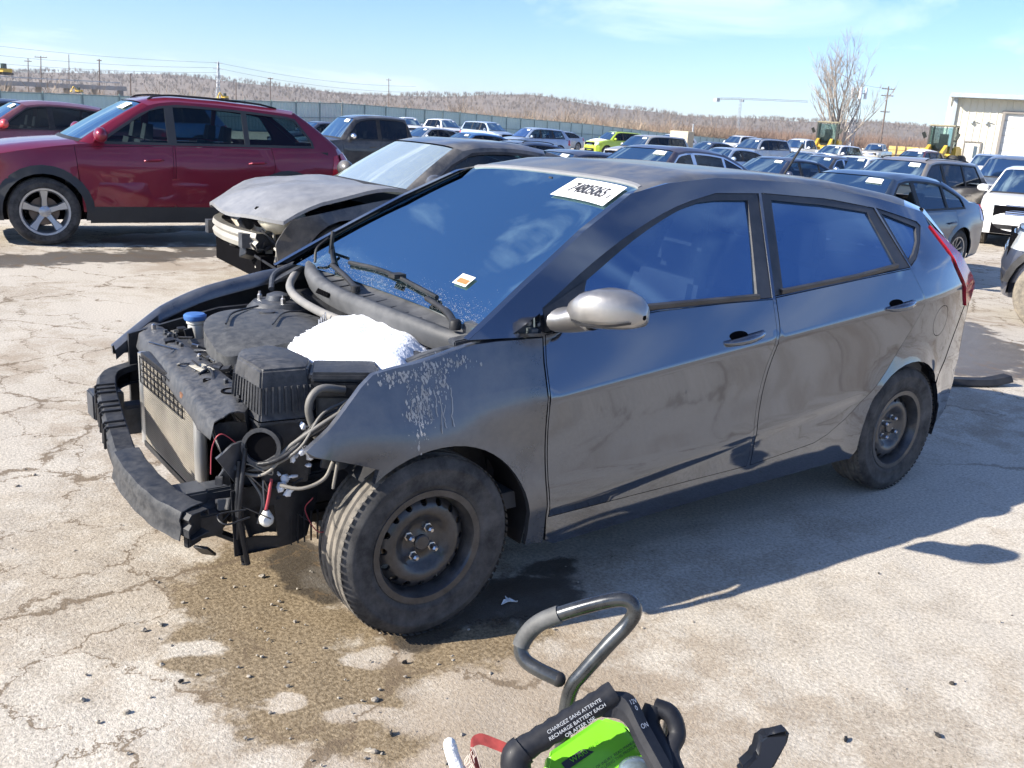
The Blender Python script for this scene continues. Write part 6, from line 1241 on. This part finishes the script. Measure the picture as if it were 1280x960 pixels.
for k, (px, py, sz, lab) in enumerate([(226, 853, .009, 'larger black plastic shard left of the wet patch'), (489, 918, .009, 'black shard at the lower edge of the wet patch'), (200, 781, .014, 'pale stone chip on the dry concrete left of the wheel'), (506, 829, .009, 'black chip right of the dry island'), (1057, 925, .012, 'dark twig lying on the concrete at the lower right'), (1172, 920, .012, 'dark leaf lying on the concrete at the lower right corner'), (464, 940, .016, 'small grey pebble below the wet patch')]):
    d = FW+(px-640)/FPX*RT-(py-480)/FPX*UP; p = CAM+d*(-CAM[2]/d[2]); m = MB(); m.ball((0, 0, .004), (sz, sz*.45, .007), 9, 5, .22, k+40); tag(m.build('pale_chip' if k in (2, 6) else 'dark_shard', M('pebble', (.26, .23, .19), .9) if k in (2, 6) else blackplastic, None, 0, loc=tuple(p)), lab, 'debris').rotation_euler = (0, 0, k*.9)
# --- power pack
pk = empty('power_pack', (-.52, -2.26, .30)); tag(pk, 'green and black portable power pack with a long carrying grip at the bottom edge', 'power pack'); O = np.array((-.52, -2.26, .30))
green = M('pack_green', (.17, .52, .015), .35, coat=.4, var=.06, dust=.12, dcol=(.3, .35, .15)); pblk = M('pack_black', (.010, .011, .015), .5, spec=.25, coat=.05, var=.3, vs=14, dust=.22, dcol=(.10, .10, .105), ds=16)
def L(px, py, D): return at(px, py, D)-O
gl, gr_ = L(652, 938, 1.37), L(768, 866, 1.40)
m = MB(); ax = (gr_-gl); n_ = 15; pts = [gl+ax*t for t in np.linspace(0, 1, n_)]; m.tube(pts, [.0185]+[.0180+.0010*math.cos(k*PI) for k in range(n_-2)]+[.0185], 16); grip = m.build('grip', pblk, pk, 50)
m = MB(); c1 = L(640, 955, 1.365); c2 = L(655, 1010, 1.36); m.tube(smoothpath([gl+ax*.02, gl*.4+c1*.6, c1+(c2-c1)*.5, c2], 5), .0225, 14); m.build('grip_end', pblk, pk, 50)
a0, a1, a2, a3 = L(768, 866, 1.40), L(786, 878, 1.39), L(806, 915, 1.37), L(845, 985, 1.33)
upv = np.array((.1, .25, .96)); sd = np.cross(a3-a1, upv); sd /= np.linalg.norm(sd)
P_ = smoothpath([a0-ax*.08, a1, a2, a3], 5); m = MB(); m.sheet(np.array([[p-sd*.013-upv*.010, p-sd*.010+upv*.008, p+sd*.010+upv*.008, p+sd*.013-upv*.010] for p in P_]), -upv*.016); arm = m.build('grip_arm', pblk, pk, 40)
gb = [L(682, 970, 1.42), L(686, 940, 1.43), L(752, 896, 1.47), L(782, 905, 1.46), L(806, 935, 1.43), L(832, 990, 1.40), L(690, 1000, 1.39)]; cen = np.mean(gb, 0); nz_ = np.cross(gb[2]-gb[0], gb[4]-gb[0]); nz_ /= np.linalg.norm(nz_); nz_ = nz_ if nz_@(-FW) > 0 else -nz_
lo = [p-nz_*.02+(p-cen)*.10 for p in gb]; bt = [np.array((p[0], p[1], -.02 if True else 0)) for p in lo]; k_ = len(gb); m = MB(); m.add(gb+lo+bt, [tuple(range(k_))]+[(i, (i+1) % k_, k_+(i+1) % k_, k_+i) for i in range(k_)]+[(k_+i, k_+(i+1) % k_, 2*k_+(i+1) % k_, 2*k_+i) for i in range(k_)]); m.build('green_body', green, pk, 'fix', bevel=.006)
e1 = gb[2]-gb[1]; e1 /= np.linalg.norm(e1); e2 = np.cross(nz_, e1)
def dec(px, py, w_, h_, mat_, nm, off=.002): 
    d = FW+(px-640)/FPX*RT-(py-480)/FPX*UP; q = CAM+d*(((cen+O-CAM)@nz_)/(d@nz_))-O+nz_*off; m = MB(); m.add([q+e1*i*w_/2+e2*j*h_/2 for i, j in ((-1, -1), (1, -1), (1, 1), (-1, 1))], [(0, 1, 2, 3)]); return m.build(nm, mat_, pk, 0), q
lab, q = dec(733, 940, .085, .014, inkm, 'warning_label')
def txt(body, size, q, ex, ey, mat_, parent, nm):
    ez = np.cross(ex, ey); mm = Matrix.Identity(4)
    for i in range(3): mm[i][0] = ex[i]; mm[i][1] = ey[i]; mm[i][2] = ez[i]; mm[i][3] = q[i]
    return number_text(body, size, mat_, parent, mm, nm)
txt('WARNING', .012, q+nz_*.002, e1, e2, green, lab, 'label_text')
d_, q2 = dec(768, 948, .001, .001, inkm, 'print_dot'); bpy.data.objects.remove(d_); txt('RISK OF INJURY. READ MANUAL\nBEFORE USING THIS PRODUCT', .0065, q2, e1, e2, inkm, lab, 'label_text')
lensc = L(797, 966, 1.395); m = MB(); m.ball(lensc, (.030, .030, .020), 18, 10); m.build('gauge_window', M('gauge', (.10, .13, .15), .08, coat=1, var=.5, vs=30), pk, 60)
exg = ax/np.linalg.norm(ax); vup = -FW-exg*(exg@(-FW)); vup /= np.linalg.norm(vup); eyg = np.cross(vup, exg); mid = gl+ax*.56+vup*.0225
whit = M('print_white', (.6, .62, .64), .6)
for k, s_ in enumerate(('CHARGEZ SANS ATTENTE', 'RECHARGE BATTERY EACH', 'OR AFTER USE')): txt(s_, .0078, mid+eyg*(.009-.009*k)+vup*(-.0018*abs(k-1)), exg, eyg, whit, grip, 'grip_text')
ea = P_[9]-P_[6]; ea /= np.linalg.norm(ea)
vu2 = np.cross(ea, sd); vu2 = vu2 if vu2@(-FW) > 0 else -vu2
for s_, p in (('12V\n0', P_[7]), ('ON', P_[10])): txt(s_, .010, p+upv*.0095, sd if sd@RT > 0 else -sd, np.cross(vu2, sd if sd@RT > 0 else -sd), whit, arm, 'arm_text')
# holster with the second handle, clamp jaw
h0 = [L(818, 884, 1.42), L(838, 893, 1.41), L(846, 918, 1.40), L(838, 945, 1.38), L(862, 1000, 1.34)]; m = MB(); m.tube(smoothpath(h0, 5), .014, 12); m.tube(smoothpath([L(818, 884, 1.42), L(812, 905, 1.41), L(826, 940, 1.38), L(840, 990, 1.35)], 5), .016, 12); m.tube(smoothpath([L(838, 893, 1.415), L(842, 920, 1.40), L(845, 930, 1.40)], 5), .008, 8); m.build('clamp_holster', pblk, pk, 50)
ra = np.cross(FW, (0, 0, 1)); j = [L(958, 922, 1.30), L(989, 914, 1.30), L(985, 930, 1.30), L(966, 965, 1.29), L(930, 985, 1.28), L(926, 962, 1.29), L(945, 945, 1.30), L(950, 925, 1.31)]; m = MB(); m.add([p+FW*.0 for p in j]+[p+FW*.035 for p in j], [tuple(range(8)), tuple(range(15, 7, -1))]+[(i, (i+1) % 8, 8+(i+1) % 8, 8+i) for i in range(8)]); cl_ = m.build('clamp_jaw', M('clamp_black', (.010, .011, .014), .35, spec=.3, coat=.25, var=.2), None, 'fix', bevel=.005)
cl_.location = O; tag(cl_, 'black plastic clamp jaw pointing up beside the power pack', 'clamp')
m = MB(); m.tube(smoothpath([L(940, 975, 1.29), L(900, 1010, 1.28), L(850, 1040, 1.30)], 5), .012, 8); m.build('clamp_cable', rubber, cl_)
# body shell of the pack below the frame, cart under it
m = MB(); m.box((0.02, .02, -.02), (.36, .22, .30), None, .9); m.build('case', pblk, pk, bevel=.03)
ct = empty('hand_cart', (-.52, -2.26, 0)); tag(ct, 'bent steel tube handle of the hand cart carrying the power pack', 'hand cart'); O2 = np.array((-.52, -2.26, 0))
tubem = M('cart_tube', (.035, .038, .042), .24, .6, .6, var=.3, vs=12, dust=.3, dcol=(.2, .2, .18), ds=12)
def L2(px, py, D): return at(px, py, D)-O2
pth = [L2(700, 960, 1.50), L2(708, 885, 1.50), L2(716, 857, 1.495), L2(728, 842, 1.49), L2(760, 806, 1.48), L2(783, 782, 1.475), L2(793, 766, 1.47), L2(789, 753, 1.47), L2(772, 749, 1.475), L2(735, 757, 1.49), L2(690, 771, 1.51), L2(668, 783, 1.52), L2(654, 800, 1.53), L2(651, 814, 1.53), L2(658, 827, 1.525), L2(675, 838, 1.515), L2(698, 849, 1.505)]
m = MB(); m.tube(smoothpath(pth, 4), .0122, 14); hnd = m.build('handle_tube', tubem, ct, 60)
sp_ = smoothpath(pth, 4); i0 = 37; m = MB(); m.tube(sp_[39:51], .0145, 14); m.build('rubber_sleeve', M('sleeve', (.05, .052, .054), .6, var=.3, dust=.4, dcol=(.25, .25, .24), ds=14), hnd, 60)
m = MB(); m.ball(pth[-1], .0125, 12, 8); m.build('tube_cap', blackplastic, hnd, 60)
m = MB(); q = L2(700, 960, 1.50); m.tube([q, (q[0], q[1]+.04, .06)], .0105, 10); m.tube([(q[0]+.25, q[1]+.0, .62), (q[0]+.25, q[1]+.04, .06)], .0105, 10); m.box((q[0]+.12, q[1]-.12, .13), (.34, .34, .015)); m.build('cart_frame', tubem, ct)
for s_ in (-.06, .31): m = MB(); m.lathe([(.03, .02), (.1, .025), (.115, 0), (.1, -.025), (.03, -.02)], 20, (q[0]+s_, q[1]+.05, .115), 'x', True); m.build('cart_wheel', rubber, ct)
# strap and rope end
m = MB(); s0 = [at(600, 965, 1.38), at(588, 935, 1.38), at(598, 924, 1.39), at(618, 930, 1.39), at(646, 942, 1.385)]; S = smoothpath(s0, 5); m.sheet(np.array([[p-UP*.006-FW*.006, p+UP*.006+FW*.006] for p in S]), (.0015, 0, 0)); so_s = m.build('red_strap', M('strap_red', (.30, .045, .04), .85, var=.3, vs=60), None, 60); tag(so_s, 'red woven strap tied to the power pack at the bottom edge', 'strap')
m = MB(); m.tube(smoothpath([at(562, 930, 1.38), at(566, 945, 1.38), at(573, 965, 1.375), at(580, 1000, 1.37)], 5), [.007]+[.010]*15, 12); m.ball(at(562, 930, 1.38), .0095, 12, 8); tag(m.build('white_rope', M('rope_white', (.72, .72, .70), .8, bump=.4, bs=150), None, 60), 'white rope end poking up at the bottom edge left of the power pack', 'rope')
m = MB()
for k in range(9):
    a_ = at(580+rgd.uniform(0, 14), 935+rgd.uniform(-4, 10), 1.375); m.tube(smoothpath([a_, a_-UP*.012+RT*rgd.normal(0, .006), a_-UP*.03+RT*rgd.normal(0, .008)], 4), .0008, 4)
m.build('frayed_thread', M('thread', (.55, .45, .38), .9), so_s)['kind'] = 'stuff'
